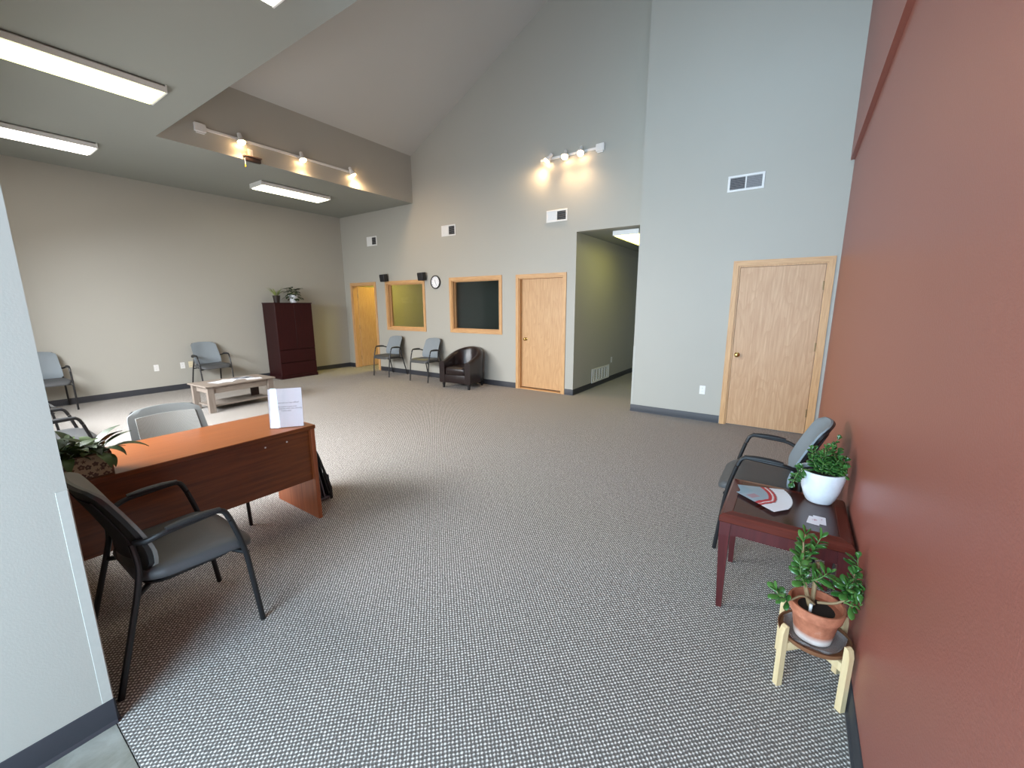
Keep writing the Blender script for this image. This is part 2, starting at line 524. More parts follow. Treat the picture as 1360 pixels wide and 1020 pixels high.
# baseboards
def baseboard(name, segs):
    bm = nb()
    for a, b in segs:
        (x0, y0), (x1, y1) = a, b
        d = Vector((x1-x0, y1-y0, 0)); L = d.length; d.normalize()
        nrm = Vector((-d.y, d.x, 0))   # points into the room
        prof = [(0, 0.0), (0.013, 0.0), (0.011, 0.006), (0.006, 0.014), (0.005, 0.10), (0.003, 0.104), (0, 0.105)]
        A = [Vector((x0, y0, z)) + nrm*t for t, z in prof]; Bq = [p + d*L for p in A]
        loft(bm, [A, Bq])
    structure(name, bm, M_BASE, smooth=30)
baseboard('baseboard_left', [((XL, 10.0), (XL, YB+0.14)), ((XL, YB), (XL, YN))])
baseboard('baseboard_back', [((-9.565, YB), (XL, YB)), ((-4.45, YB), (-8.53, YB)), ((HX0, YB), (-3.37, YB)), ((HX0, 10.3), (HX0, YB))])
baseboard('baseboard_back.001', [((-0.755, YJ), (XJ, YJ)), ((XR, YJ), (0.3, YJ)), ((XJ, YJ), (XJ, 10.3))])
baseboard('baseboard_right', [((XR, -2.15), (XR, YJ))])
baseboard('baseboard_entry', [((XN, YN), (XN, -2.15)), ((XN-0.12, YN), (XN, YN))])
baseboard('baseboard_front', [((XL, YN), (XN-0.12, YN))])

# corner guards on the two free wall ends
def guard(name, x, y, sx, sy, z0, z1, mat):
    bm = nb()
    box(bm, (min(x, x+sx*0.03), min(y-sy*0.0025, y), z0), (max(x, x+sx*0.03), max(y-sy*0.0025, y), z1), 0.0008, 1)
    box(bm, (min(x-sx*0.0025, x), min(y, y+sy*0.03), z0), (max(x-sx*0.0025, x), max(y, y+sy*0.03), z1), 0.0008, 1)
    structure(name, bm, mat)
M_GUARD = plain('clear_corner_guard', srgb(186, 186, 178), 0.35)
guard('trim_1', XN, YN, -1, -1, 0.106, 0.972, M_GUARD)
guard('trim_2', XJ, YJ, 1, 1, 0.106, 1.0, M_GUARD)

# ------------------------------------------------------------------ doors and windows
def casing(parent, hole, y, wd=0.062, th=0.017, sill=False, miter=True):
    x0, x1, z0, z1 = hole
    def piece(name, loop, mat):
        bm = nb()
        A = [Vector((x, y, z)) for x, z in loop]
        ctr = sum(A, Vector())/len(A)
        Bq = [Vector((p.x, y-th*0.75, p.z)) for p in A]
        Cq = [Vector((p.x + (ctr.x-p.x)*0.04*0, y-th, p.z)) for p in A]
        Cq = []
        for p in A:
            Cq.append(Vector((p.x, y-th, p.z)))
        loft(bm, [A, Bq, Cq])
        obj(name, bm, mat, parent, 0)
    g = 0.0
    piece('casing', [(x0-wd, z0), (x0-g, z0), (x0-g, z1), (x0-wd, z1+wd)] if not sill else [(x0-wd, z0-wd), (x0, z0), (x0, z1), (x0-wd, z1+wd)], M_OAKF)
    piece('casing', [(x1, z0), (x1+wd, z0), (x1+wd, z1+wd), (x1, z1)] if not sill else [(x1, z0), (x1+wd, z0-wd), (x1+wd, z1+wd), (x1, z1)], M_OAKF)
    piece('casing', [(x0, z1), (x1, z1), (x1+wd, z1+wd), (x0-wd, z1+wd)], M_OAKH)
    if sill: piece('casing', [(x0-wd, z0-wd), (x1+wd, z0-wd), (x1, z0), (x0, z0)], M_OAKH)

def jamb(parent, hole, y, depth, sill=False, th=0.018):
    x0, x1, z0, z1 = hole
    bm = nb()
    box(bm, (x0, y, z0), (x0+th, y+depth, z1)); box(bm, (x1-th, y, z0), (x1, y+depth, z1)); box(bm, (x0+th, y, z1-th), (x1-th, y+depth, z1))
    if sill: box(bm, (x0+th, y, z0), (x1-th, y+depth, z0+th))
    obj('jamb', bm, M_OAKF, parent, 0)

def knob(parent, x, y, z, facing=-1):
    bm = nb()
    prof = [(0.0325, 0), (0.0325, 0.004), (0.028, 0.008), (0.012, 0.012), (0.011, 0.03), (0.02, 0.036), (0.027, 0.046), (0.027, 0.056), (0.02, 0.064), (0.006, 0.067)]
    loops = [[(x + r*math.cos(2*PI*k/20), y + facing*d, z + r*math.sin(2*PI*k/20)) for k in range(20)] for r, d in prof]
    loft(bm, loops)
    return obj('knob', bm, M_BRASS, parent, 40, label='round brass knob')

def hinge(parent, x, y, z, M=None):
    bm = nb()
    cyl(bm, (x, y, z-0.045), (x, y, z+0.045), 0.0065, 10)
    for zz in (-0.047, 0.047): cyl(bm, (x, y, z+zz-0.003), (x, y, z+zz+0.003), 0.0075, 10)
    return obj('hinge', bm, M_HINGE, parent, 40)

def sdoor(name, label):
    o = bpy.data.objects.new(name, None); COL.objects.link(o)
    o['kind'] = 'structure'; o['label'] = label
    return o

# door_1: open door in the far corner, yellow light behind it
d = sdoor('door_1', 'oak door standing open into the yellow lit office at the far corner')
casing(d, DOOR0, YB); jamb(d, DOOR0, YB, 0.13)
bm = nb(); box(bm, (0, 0, 0.012), (0.86, 0.042, 2.08), 0.002, 1)
leaf = obj('door_leaf', bm, M_OAK, d, 0)
leaf.location = (-9.462, YB+0.135, 0); leaf.rotation_euler = (0, 0, math.radians(88))
k = knob(leaf, 0.80, 0.0, 0.96, -1)
for z in (0.25, 1.05, 1.85): hinge(d, -9.468, YB+0.13, z)

# door_2: closed flush door, recessed in its frame
d = sdoor('door_2', 'closed light oak flush door beside the corridor opening')
casing(d, DOOR1, YB); jamb(d, DOOR1, YB, 0.13)
bm = nb(); box(bm, (DOOR1[0]+0.02, YB+0.075, 0.035), (DOOR1[1]-0.02, YB+0.117, DOOR1[3]-0.02), 0.002, 1)
leaf = obj('door_leaf', bm, M_OAK, d, 0)
knob(leaf, DOOR1[0]+0.115, YB+0.075, 0.965)
bm = nb(); box(bm, (DOOR1[0], YB-0.01, 0), (DOOR1[1], YB+0.12, 0.016), 0.003, 1)
obj('threshold', bm, M_OAKH, d, 0)

# door_3: closed flush door with hinges by the red wall
d = sdoor('door_3', 'closed pale oak flush door next to the red wall')
casing(d, DOOR2, YJ); jamb(d, DOOR2, YJ, 0.13)
bm = nb(); box(bm, (DOOR2[0]+0.022, YJ+0.004, 0.015), (DOOR2[1]-0.022, YJ+0.046, DOOR2[3]-0.022), 0.002, 1)
leaf = obj('door_leaf', bm, M_OAK2, d, 0)
knob(leaf, DOOR2[0]+0.075, YJ+0.004, 0.955)
for z in (0.28, 1.10, 1.82): hinge(d, DOOR2[1]-0.024, YJ-0.002, z)

M_GLASS = glass_mat('window_glass')
def interior_window(name, hole, label):
    o = sdoor(name, label)
    casing(o, hole, YB, sill=True); jamb(o, hole, YB, 0.13, True)
    bm = nb(); x0, x1, z0, z1 = hole
    for a in ((x0+0.018, z0+0.018, x0+0.03, z1-0.018), (x1-0.03, z0+0.018, x1-0.018, z1-0.018), (x0+0.03, z1-0.03, x1-0.03, z1-0.018), (x0+0.03, z0+0.018, x1-0.03, z0+0.03)):
        box(bm, (a[0], YB+0.07, a[1]), (a[2], YB+0.09, a[3]))
    obj('glazing_bead', bm, M_OAKF, o, 0)
    bm = nb(); box(bm, (x0+0.018, YB+0.092, z0+0.018), (x1-0.018, YB+0.098, z1-0.018))
    obj('pane', bm, M_GLASS, o, 0)
interior_window('window_1', WIN1, 'oak framed interior window onto the lit olive office')
interior_window('window_2', WIN2, 'oak framed interior window onto the dark office')

# glazing behind the camera and in the front wall
M_ALU = plain('bronze_aluminium', srgb(60, 58, 56), 0.4, 0.6)
def outer_window(name, x0, x1, z0, z1, y, n, label):
    o = sdoor(name, label)
    bm = nb()
    box(bm, (x0, y-0.04, z0), (x1, y+0.04, z0+0.05)); box(bm, (x0, y-0.04, z1-0.05), (x1, y+0.04, z1))
    for i in range(n+1):
        x = x0 + (x1-x0-0.05)*i/n
        box(bm, (x, y-0.04, z0), (x+0.05, y+0.04, z1))
    obj('window_frame', bm, M_ALU, o, 0)
    for i in range(n):
        a = x0 + (x1-x0-0.05)*i/n + 0.05; b = x0 + (x1-x0-0.05)*(i+1)/n
        bm = nb(); box(bm, (a, y-0.004, z0+0.05), (b, y+0.004, z1-0.05)); obj('pane', bm, M_GLASS, o, 0)
outer_window('window_3', -8.2, -5.8, 0.85, 2.45, 0.1, 2, 'front window behind the entry wall')
outer_window('window_4', -5.55, -3.15, 0.85, 2.45, 0.1, 2, 'front window behind the desk')
outer_window('window_6', -1.8, 0.1, 4.3, 5.6, YE-0.06, 2, 'high gable window over the entry')
outer_window('window_5', XN+0.02, XR-0.02, 0.1, 3.5, -2.2, 2, 'glazed entrance')

# ------------------------------------------------------------------ ceiling lights
def ceiling_light(loc, label, col, strength, z=None, group='fluorescent ceiling lights', cw=0.43, ln=1.3):
    t = thing('ceiling_light', label, 'ceiling light', loc, 0, group)
    bm = nb(); w2 = cw/2; l2 = ln/2
    # housing: tapered sides
    loft(bm, [[(-w2+0.03, -l2, 0), (w2-0.03, -l2, 0), (w2-0.03, l2, 0), (-w2+0.03, l2, 0)], [(-w2, -l2, -0.02), (w2, -l2, -0.02), (w2, l2, -0.02), (-w2, l2, -0.02)],
              [(-w2, -l2, -0.072), (w2, -l2, -0.072), (w2, l2, -0.072), (-w2, l2, -0.072)]])
    obj('housing', bm, M_STEELP, t, 0)
    lm = emitter('lens_glow', col, strength)
    bm = nb()
    loft(bm, [[(-w2+0.012, -l2+0.012, -0.0725), (w2-0.012, -l2+0.012, -0.0725), (w2-0.012, l2-0.012, -0.0725), (-w2+0.012, l2-0.012, -0.0725)],
              [(-w2+0.03, -l2+0.03, -0.088), (w2-0.03, -l2+0.03, -0.088), (w2-0.03, l2-0.03, -0.088), (-w2+0.03, l2-0.03, -0.088)]])
    obj('lens', bm, lm, t, 0, label='glowing prismatic lens')
    for s in (-1, 1):
        bm = nb(); box(bm, (-w2-0.003, s*l2-0.008, -0.078), (w2+0.003, s*l2+0.008, 0), 0.002, 1)
        obj('end_cap', bm, M_STEELP, t, 0)
    return t
ceiling_light((-5.66, 1.19, ZC), 'fluorescent ceiling light with pale yellow lens, largest in view', srgb(255, 252, 168), 1.8)
ceiling_light((-8.27, 1.19, ZC), 'fluorescent ceiling light with white lens close to the plain grey side wall', srgb(255, 244, 232), 7)
ceiling_light((-8.22, 4.57, ZC), 'fluorescent ceiling light under the soffit near the dark red cabinet', srgb(255, 250, 215), 4)
ceiling_light((-3.11, 1.19, ZC), 'fluorescent ceiling light cut off by the top edge of the photo', srgb(255, 248, 225), 5.5)
ceiling_light((-2.47, 7.55, 2.81), 'fluorescent ceiling light inside the corridor opening', srgb(255, 248, 120), 5, group=None)
ceiling_light((-8.65, 7.75, 2.80), 'fluorescent ceiling light in the olive office behind the open door', srgb(255, 232, 106), 27, group=None)

# ------------------------------------------------------------------ track lights
M_BULB = emitter('halogen_bulb', (1.0, 0.62, 0.30, 1), 60)
def spot(name, loc, aim, power, parent=None, angle=95, col=(1.0, 0.67, 0.37)):
    l = bpy.data.lights.new(name, 'SPOT'); l.energy = power; l.color = col
    l.spot_size = math.radians(angle); l.spot_blend = 0.8; l.shadow_soft_size = 0.06
    o = bpy.data.objects.new(name, l); COL.objects.link(o)
    o.location = loc
    o.rotation_euler = Vector(aim).to_track_quat('-Z', 'Y').to_euler()
    return o
def track_light(label, origin, along, out, length, box_at, heads, group):
    """origin = start of bar on the wall, along / out unit vectors"""
    A, O = Vector(along), Vector(out); Z = Vector((0, 0, 1)); o0 = Vector(origin)
    t = thing('track_light', label, 'track light', origin, 0, group)
    def obx(bm, a0, a1, d0, d1, z0, z1, bev=0.003):
        M = Matrix((A, O, Z)).transposed().to_4x4()
        box(bm, (a0, d0, z0), (a1, d1, z1), bev, 1, M)
    bm = nb(); obx(bm, 0, length, 0, 0.022, -0.018, 0.018); obj('track_bar', bm, M_STEELP, t, 0)
    bm = nb(); obx(bm, box_at, box_at+0.14, 0, 0.045, -0.055, 0.055, 0.006); obx(bm, box_at+0.02, box_at+0.12, 0.0, 0.03, -0.075, -0.055)
    obj('feed_box', bm, M_STEELP, t, 0)
    for a, aim in heads:
        aim = Vector(aim).normalized()
        piv = A*a + O*0.07
        bm = nb(); tube(bm, smooth_path([A*a + O*0.02, A*a + O*0.065, piv - aim*0.02 + O*0.0], 0.02, 3), 0.008, 8)
        h = obj('lamp_arm', bm, M_STEELP, t)
        bm = nb()
        # can along aim, socket end narrower
        n = 20
        u = aim.orthogonal().normalized(); v = aim.cross(u)
        def ring(d, r): return [piv + aim*d + (u*math.cos(2*PI*k/n) + v*math.sin(2*PI*k/n))*r for k in range(n)]
        loft(bm, [ring(-0.075, 0.012), ring(-0.07, 0.026), ring(-0.01, 0.03), ring(0.025, 0.052), ring(0.055, 0.055), ring(0.055, 0.05), ring(0.03, 0.045)])
        h = obj('lamp_head', bm, M_STEELP, t)
        bm = nb(); loft(bm, [ring(0.031, 0.045), ring(0.056, 0.052), ring(0.076, 0.045), ring(0.088, 0.026), ring(0.092, 0.008)])
        obj('bulb', bm, M_BULB, h, 40, label='lit warm halogen bulb')
        spot('halogen_beam', o0 + piv + aim*0.11, aim, 36, None, 150)
    return t
track_light('white track light with three warm lamps along the soffit', (XS, 2.72, 4.03), (0, 1, 0), (1, 0, 0), 2.42, -0.06,
            [(0.50, (0.28, 0.05, -0.9)), (1.43, (0.28, 0.05, -0.9)), (2.36, (0.12, 0.45, -0.9))], 'track lights')
track_light('short white track light with three warm lamps high above the corridor wall', (-3.92, YB, 4.03), (1, 0, 0), (0, -1, 0), 1.05, 1.02,
            [(0.20, (-0.55, -0.28, -0.75)), (0.50, (0.10, -0.45, -0.8)), (0.78, (0.10, -0.45, -0.8))], 'track lights')

# outlet plate and dark box with pull tag on the soffit
def outlet(label, origin, along, out, mat=None, group=None, kind='duplex'):
    A, O = Vector(along), Vector(out)
    t = thing('outlet', label, 'outlet', origin, 0, group)
    M = Matrix((A, O, Vector((0, 0, 1)))).transposed().to_4x4()
    bm = nb(); box(bm, (-0.037, 0, -0.06), (0.037, 0.006, 0.06), 0.002, 1, M); obj('cover_plate', bm, mat or M_PLASTW, t, 0)
    for z in (-0.024, 0.024):
        bm = nb(); lp = rrect(0.034, 0.03, 0.010, 3)
        loft(bm, [[M @ Vector((x, 0.0055, z+y)) for x, y in lp], [M @ Vector((x, 0.008, z+y)) for x, y in lp]])
        s = obj('socket', bm, mat or M_PLASTW, t)
        bm = nb()
        for sx in (-0.006, 0.006): box(bm, (sx-0.001, 0.0076, z-0.004), (sx+0.001, 0.0086, z+0.006), 0, 1, M)
        obj('slot', bm, M_SLOT, s, 0)
    return t
outlet('white outlet plate on the soffit above the small dark box', (XS, 3.37, 3.875), (0, -1, 0), (1, 0, 0))
t = thing('projector_mount', 'small dark box fixed along the lower edge of the soffit', 'mount', (XS, 3.38, 3.80))
M_BROWN = plain('dark_brown_plastic', srgb(52, 36, 32), 0.5)
bm = nb(); box(bm, (0, -0.11, -0.05), (0.06, 0.11, 0.02), 0.006, 2); obj('case', bm, M_BROWN, t)
bm = nb(); box(bm, (0, -0.125, 0.012), (0.07, 0.125, 0.03), 0.004, 1); obj('lid', bm, plain('tan_plastic', srgb(120, 96, 84), 0.5), t)
bm = nb(); tube(bm, [(0.05, -0.12, -0.02), (0.052, -0.122, -0.07), (0.05, -0.12, -0.11)], 0.004, 6); obj('pull_cord', bm, M_PLASTW, t)
bm = nb(); lathe(bm, [(0.003, 0.02), (0.011, -0.005), (0.010, -0.02), (0.003, -0.028)], 10, (0.05, -0.12, -0.125)); obj('pull_tag', bm, plain('yellow_plastic', srgb(235, 200, 60), 0.5), t)

# ------------------------------------------------------------------ vents, outlets, clock, speakers
def vent(label, x0, x1, z0, z1, y, style=0, group='wall vents'):
    t = thing('wall_vent', label, 'vent', ((x0+x1)/2, y, z0), 0, group)
    W, H = x1-x0, z1-z0; bw = 0.027
    bm = nb()
    box(bm, (-W/2, -0.012, 0), (W/2, 0, bw), 0.003, 1); box(bm, (-W/2, -0.012, H-bw), (W/2, 0, H), 0.003, 1)
    box(bm, (-W/2, -0.012, bw), (-W/2+bw, 0, H-bw), 0.003, 1); box(bm, (W/2-bw, -0.012, bw), (W/2, 0, H-bw), 0.003, 1)
    box(bm, (-0.008, -0.012, bw), (0.008, 0, H-bw), 0.002, 1)
    obj('grille_frame', bm, M_STEELP, t, 0)
    bm = nb(); box(bm, (-W/2+0.01, -0.002, 0.01), (W/2-0.01, -0.0005, H-0.01)); obj('backing', bm, M_VENTD, t, 0)
    n = 7
    for side in (0, 1):
        xa, xb = (-W/2+bw, -0.008) if side == 0 else (0.008, W/2-bw)
        closed = (side == 0) if style == 0 else False
        mat = (M_STEELP if closed else M_VENTG) if style == 0 else M_VENTG  # small vents: open half in grey, louver shade painted onto white slats
        pitch = (H-2*bw)/n
        for i in range(n):
            zc = bw + pitch*(i+0.5)
            ang = math.radians(78 if closed else (16 if style == 0 else (34 if side == 0 else 58)))
            M = Matrix.Translation((0, -0.0075, zc)) @ Matrix.Rotation(-ang, 4, 'X')
            hw = pitch*0.5 if closed else (0.0045 if style == 0 else 0.0085)
            bm = nb(); box(bm, (xa, -hw, -0.0008), (xb, hw, 0.0008), 0, 1, M)
            obj('slat', bm, mat, t, 0)
    return t
vent('small white wall vent high above the open yellow lit door', -8.77, -8.40, 3.005, 3.22, YB)
vent('small white wall vent high above the clock', -6.30, -5.91, 3.005, 3.22, YB)
vent('small white wall vent high above the closed door beside the corridor', -3.795, -3.39, 3.01, 3.205, YB)
vent('wide white wall vent with grey slats above the door by the red wall', -0.90, -0.50, 2.985, 3.175, YJ, 1)
# low return grille in the corridor, on the wall x = HX0
t = thing('return_grille', 'white return air grille low on the corridor wall', 'vent', (HX0, 7.87, 0.09))
bm = nb()
for a in ((-0.45, 0, 0.45, 0.035), (-0.45, 0.245, 0.45, 0.28), (-0.45, 0.035, -0.41, 0.245), (0.41, 0.035, 0.45, 0.245)):
    box(bm, (0, a[0], a[1]), (0.012, a[2], a[3]), 0.003, 1)
obj('grille_frame', bm, M_STEELP, t, 0)
bm = nb(); box(bm, (0.0005, -0.42, 0.02), (0.002, 0.42, 0.26)); obj('backing', bm, M_VENTG, t, 0)
for i in range(6):
    y = -0.41 + 0.82*(i+0.5)/6
    bm = nb(); box(bm, (0.002, y-0.012, 0.035), (0.011, y+0.012, 0.245), 0.002, 1); obj('divider', bm, M_STEELP, t, 0)
for i in range(9):
    z = 0.035 + 0.21*(i+0.5)/9
    bm = nb(); box(bm, (0.002, -0.41, z-0.008), (0.006, 0.41, z+0.006)); obj('slat', bm, M_STEELP, t, 0)

outlet('white outlet on the corridor wall above the return grille', (HX0, 8.45, 0.45), (0, -1, 0), (1, 0, 0))
outlet('white outlet on the bright wall beside the door by the red wall', (-0.99, YJ, 0.44), (-1, 0, 0), (0, -1, 0))
outlet('white outlet standing alone on the plain grey side wall', (XL, 2.525, 0.465), (0, -1, 0), (1, 0, 0))
outlet('white outlet on the side wall next to the ivory plate', (XL, 2.93, 0.465), (0, -1, 0), (1, 0, 0))
outlet('ivory outlet plate on the side wall just behind a guest chair', (XL, 3.065, 0.47), (0, -1, 0), (1, 0, 0), M_PLASTI)

t = thing('wall_clock', 'round white wall clock with a black rim between the interior windows', 'clock', (-6.515, YB, 2.095))
def ydisc(bm, prof, n=40, c=(0, 0, 0)):
    loft(bm, [[(c[0]+r*math.cos(2*PI*k/n), c[1]-d, c[2]+r*math.sin(2*PI*k/n)) for k in range(n)] for r, d in prof])
bm = nb(); ydisc(bm, [(0.135, 0), (0.142, 0.012), (0.142, 0.03), (0.135, 0.036), (0.122, 0.034), (0.118, 0.02)]); obj('rim', bm, M_BLACKP, t)
bm = nb(); ydisc(bm, [(0.119, 0.018), (0.119, 0.022)]); obj('dial', bm, M_PAPER, t, 30)
def lettering(name, body, size, mat, parent, mw, extrude=0.0002):
    fc = bpy.data.curves.new(name, 'FONT'); fc.body = body; fc.size = size; fc.align_x = 'CENTER'; fc.align_y = 'CENTER'; fc.extrude = extrude
    tmp = bpy.data.objects.new(name+'_curve', fc); COL.objects.link(tmp)
    bpy.context.view_layer.update()
    me = bpy.data.meshes.new_from_object(tmp.evaluated_get(bpy.context.evaluated_depsgraph_get()))
    bpy.data.objects.remove(tmp); bpy.data.curves.remove(fc)
    me.materials.clear(); me.materials.append(mat)
    o = bpy.data.objects.new(name, me); link(o, parent); o.matrix_basis = mw
    return o
for h in range(12):
    a = PI/2 - 2*PI*h/12
    lettering('numeral', str(h or 12), 0.034, M_BLACKP, t, Matrix.Translation((0.095*math.cos(a), -0.0226, 0.095*math.sin(a))) @ Matrix.Rotation(PI/2, 4, 'X'))
def hand(name, ang, L, wd, y):
    M = Matrix.Translation((0, y, 0)) @ Matrix.Rotation(math.radians(ang), 4, 'Y')
    bm = nb(); box(bm, (-wd/2, -0.001, -0.015), (wd/2, 0.001, L), 0, 1, M); obj(name, bm, M_BLACKP, t, 0)
hand('hour_hand', -12, 0.055, 0.007, -0.025); hand('minute_hand', 152, 0.085, 0.005, -0.027)

def speaker(x, z, label):
    t = thing('wall_speaker', label, 'speaker', (x, YB, z), 0, 'wall speakers')
    bm = nb(); cyl(bm, (0, 0, 0), (0, -0.04, 0), 0.018, 10); box(bm, (-0.03, -0.006, -0.04), (0.03, 0, 0.04), 0.002, 1); obj('bracket', bm, M_BLACKP, t)
    M = Matrix.Rotation(math.radians(8), 4, 'X')
    bm = nb(); box(bm, (-0.08, -0.15, -0.085), (0.08, -0.035, 0.085), 0.012, 3, M); obj('cabinet_box', bm, M_BLACKP, t)
    bm = nb(); lp = rrect(0.14, 0.15, 0.012, 3)
    loft(bm, [[M @ Vector((a, -0.149, b)) for a, b in lp], [M @ Vector((a, -0.156, b)) for a, b in lp]])
    obj('speaker_grille', bm, plain('speaker_cloth', srgb(30, 30, 32), 0.8), t)
speaker(-8.12, 2.25, 'small black wall speaker above the corner of the olive window nearest the open door')
speaker(-6.85, 2.235, 'small black wall speaker above the olive window corner next to the clock')

# ------------------------------------------------------------------ guest chairs
def chair_back(u, v, t, ymid_off=0.0):
    """point on the backrest: u -1..1 across, v 0..1 up, t offset along y (forward +)"""
    zb, zt = 0.475, 0.890
    hw = 0.232 - 0.022*v
    r = 0.055
    # round the corners by narrowing near the ends
    dz = min(v, 1-v)*(zt-zb)
    if dz < r: hw -= r - math.sqrt(max(r*r - (r-dz)**2, 0))
    x = hw*u
    crown = 0.012*(1-u*u) if v > 0.5 else -0.006*(1-u*u)
    z = zb + (zt-zb)*v + crown*abs(2*v-1)
    y = -0.146 - 0.128*max(0.0, (v-0.22)/0.78)**1.25 + 0.056*(x/0.23)**2
    return Vector((x, y + t, z))

def guest_chair(label, loc, rz, fab=None, mesh_front=False, group='guest chairs', seat=None):
    t = thing('guest_chair', label, 'chair', loc, rz, group)
    fab = fab or M_FABRIC
    # seat cushion
    bm = nb()
    def seat_loop(ins, z, dz=0.0):
        out = []
        for x, y in rrect(0.535-2*ins, 0.455-2*ins, 0.10-ins*0.6, 6, 0, 0.07):
            k = 0.93 + 0.07*((y+0.16)/0.45)
            if y < -0.05: k -= 0.10*(( -0.05-y)/0.11)
            zz = z - 0.028*max(0, (y-0.16)/0.13)**2 + 0.006*(abs(x)/0.25)**2
            out.append((x*k, y, zz))
        return out
    loft(bm, [seat_loop(0.03, 0.425), seat_loop(0.004, 0.432), seat_loop(0.0, 0.448), seat_loop(0.004, 0.466), seat_loop(0.022, 0.479), seat_loop(0.07, 0.486), seat_loop(0.15, 0.484)])
    obj('seat', bm, seat or M_SEAT, t, 60)
    bm = nb()
    lp = lambda z, ins: [(x, y, z) for x, y in rrect(0.46-2*ins, 0.38-2*ins, 0.08, 4, 0, 0.05)]
    loft(bm, [lp(0.405, 0.03), lp(0.41, 0.01), lp(0.427, 0)])
    obj('seat_shell', bm, M_BLACKP, t)
    # backrest upholstery, slightly padded
    def pad(u, v): return 0.016*(1-abs(2*u-1)**6)*(1-abs(2*v-1)**6)
    bm = nb()
    slab_shell(bm, lambda u, v: chair_back(2*u-1, v, 0.012+pad(u, v)), lambda u, v: chair_back(2*u-1, v, 0.0), 14, 14)
    o = obj('backrest', bm, fab, t, 50)
    if mesh_front:
        bm = nb()
        def ins(u, v, tt): 
            q = chair_back((2*u-1)*0.80, 0.10+0.78*v, tt); return q
        slab_shell(bm, lambda u, v: ins(u, v, 0.0315), lambda u, v: ins(u, v, 0.02), 10, 10)
        obj('mesh_panel', bm, M_MESHL, o, 50, label='pale woven mesh panel')
    # rear shell and mesh
    bm = nb()
    slab_shell(bm, lambda u, v: chair_back((2*u-1)*0.985, 0.01+0.98*v, -0.0005), lambda u, v: chair_back((2*u-1)*0.97, 0.02+0.96*v, -0.016), 12, 12)
    sh = obj('back_shell', bm, M_BLACKP, t, 50)
    bm = nb()
    slab_shell(bm, lambda u, v: chair_back((2*u-1)*0.72, 0.14+0.70*v, -0.013), lambda u, v: chair_back((2*u-1)*0.72, 0.14+0.70*v, -0.0205), 10, 10)
    obj('back_mesh', bm, M_MESHD, sh, 50, label='dark woven mesh on the rear of the back')
    for s in (-1, 1):
        # front leg
        bm = nb()
        tube(bm, smooth_path([(s*0.265, 0.275, 0.0), (s*0.27, 0.235, 0.43), (s*0.272, 0.19, 0.60)], 0.2, 5), 0.0125, 10)
        obj('leg', bm, M_BLACK, t)
        # rear leg and upright
        bm = nb()
        tube(bm, smooth_path([(s*0.255, -0.278, 0.0), (s*0.235, -0.165, 0.42), (s*0.222, -0.142, 0.52), (s*0.20, -0.150, 0.62)], 0.09, 5), 0.0125, 10)
        obj('leg', bm, M_BLACK, t)
        # arm
        bm = nb()
        tube(bm, smooth_path([(s*0.272, 0.188, 0.605), (s*0.273, 0.165, 0.668), (s*0.273, -0.06, 0.655), (s*0.25, -0.118, 0.632), (s*0.212, -0.142, 0.63)], 0.05, 5), 0.0125, 10)
        a = obj('armrest', bm, M_BLACK, t)
        bm = nb()
        p = smooth_path([(s*0.273, 0.155, 0.672), (s*0.273, 0.05, 0.676), (s*0.273, -0.05, 0.668)], 0.05, 4)
        tube(bm, p, 0.016, 10, radii=[0.012]+[0.0185]*(len(p)-2)+[0.013], squash=0.7)
        obj('arm_pad', bm, M_ARM, a)
        for a0, a1 in (((s*0.268, 0.245, 0.40), (s*0.18, 0.20, 0.41)), ((s*0.237, -0.17, 0.40), (s*0.16, -0.10, 0.41))):
            bm = nb(); cyl(bm, a0, a1, 0.011, 8); obj('seat_bracket', bm, M_BLACK, t)
    return t
M_ARM = plain('arm_pad_urethane', srgb(40, 41, 43), 0.45)
def mesh_mat(name, a, b, sc=260):
    t = NT(name); v = t.coords((1, 1, 1))
    ch = t.n('ShaderNodeTexChecker'); ch.inputs['Scale'].default_value = sc
    ch.inputs['Color1'].default_value = a; ch.inputs['Color2'].default_value = b
    t.l(v, ch.inputs['Vector'])
    t.set(Base_Color=ch.outputs['Color'], Roughness=0.7)
    t.bump(ch.outputs['Fac'], 0.3, 0.002)
    return t.m
M_MESHD = mesh_mat('black_mesh', srgb(26, 26, 28), srgb(44, 43, 44))
M_MESHL = mesh_mat('grey_mesh', srgb(122, 124, 121), srgb(154, 156, 152))
M_SHELLG = plain('grey_mesh_frame', srgb(106, 111, 111), 0.6)

guest_chair('dark guest chair in front of the desk with a black mesh back', (-2.40, 0.540, 0), math.radians(0), plain('shaded_upholstery', srgb(128, 130, 126), 0.75, 0, 400, 0.12, 0.2))  # same fabric as the other chairs, with the corner's shade put into its colour
guest_chair('guest chair with pale grey mesh back standing behind the desk', (-3.465, 0.955, 0), math.radians(-90), M_SHELLG, True)
guest_chair('guest chair against the red wall behind the mahogany side table', (-0.03, 3.10, 0), math.radians(90))
guest_chair('guest chair by the grey side wall partly hidden behind the entry wall', (-9.49, 1.07, 0), math.radians(-90))
guest_chair('guest chair by the grey side wall behind the coffee table', (-9.49, 3.29, 0), math.radians(-88))
guest_chair('guest chair under the olive interior window next to the open door', (-7.77, 6.285, 0), math.radians(180))
guest_chair('guest chair beside the leather tub armchair', (-6.54, 6.285, 0), math.radians(181))
guest_chair('guest chair under the front window, only its arms and seat showing above the lily planter', (-5.25, 0.54, 0), math.radians(0))
guest_chair('farthest guest chair under the front window, only a seat corner showing', (-7.15, 0.55, 0), math.radians(0))

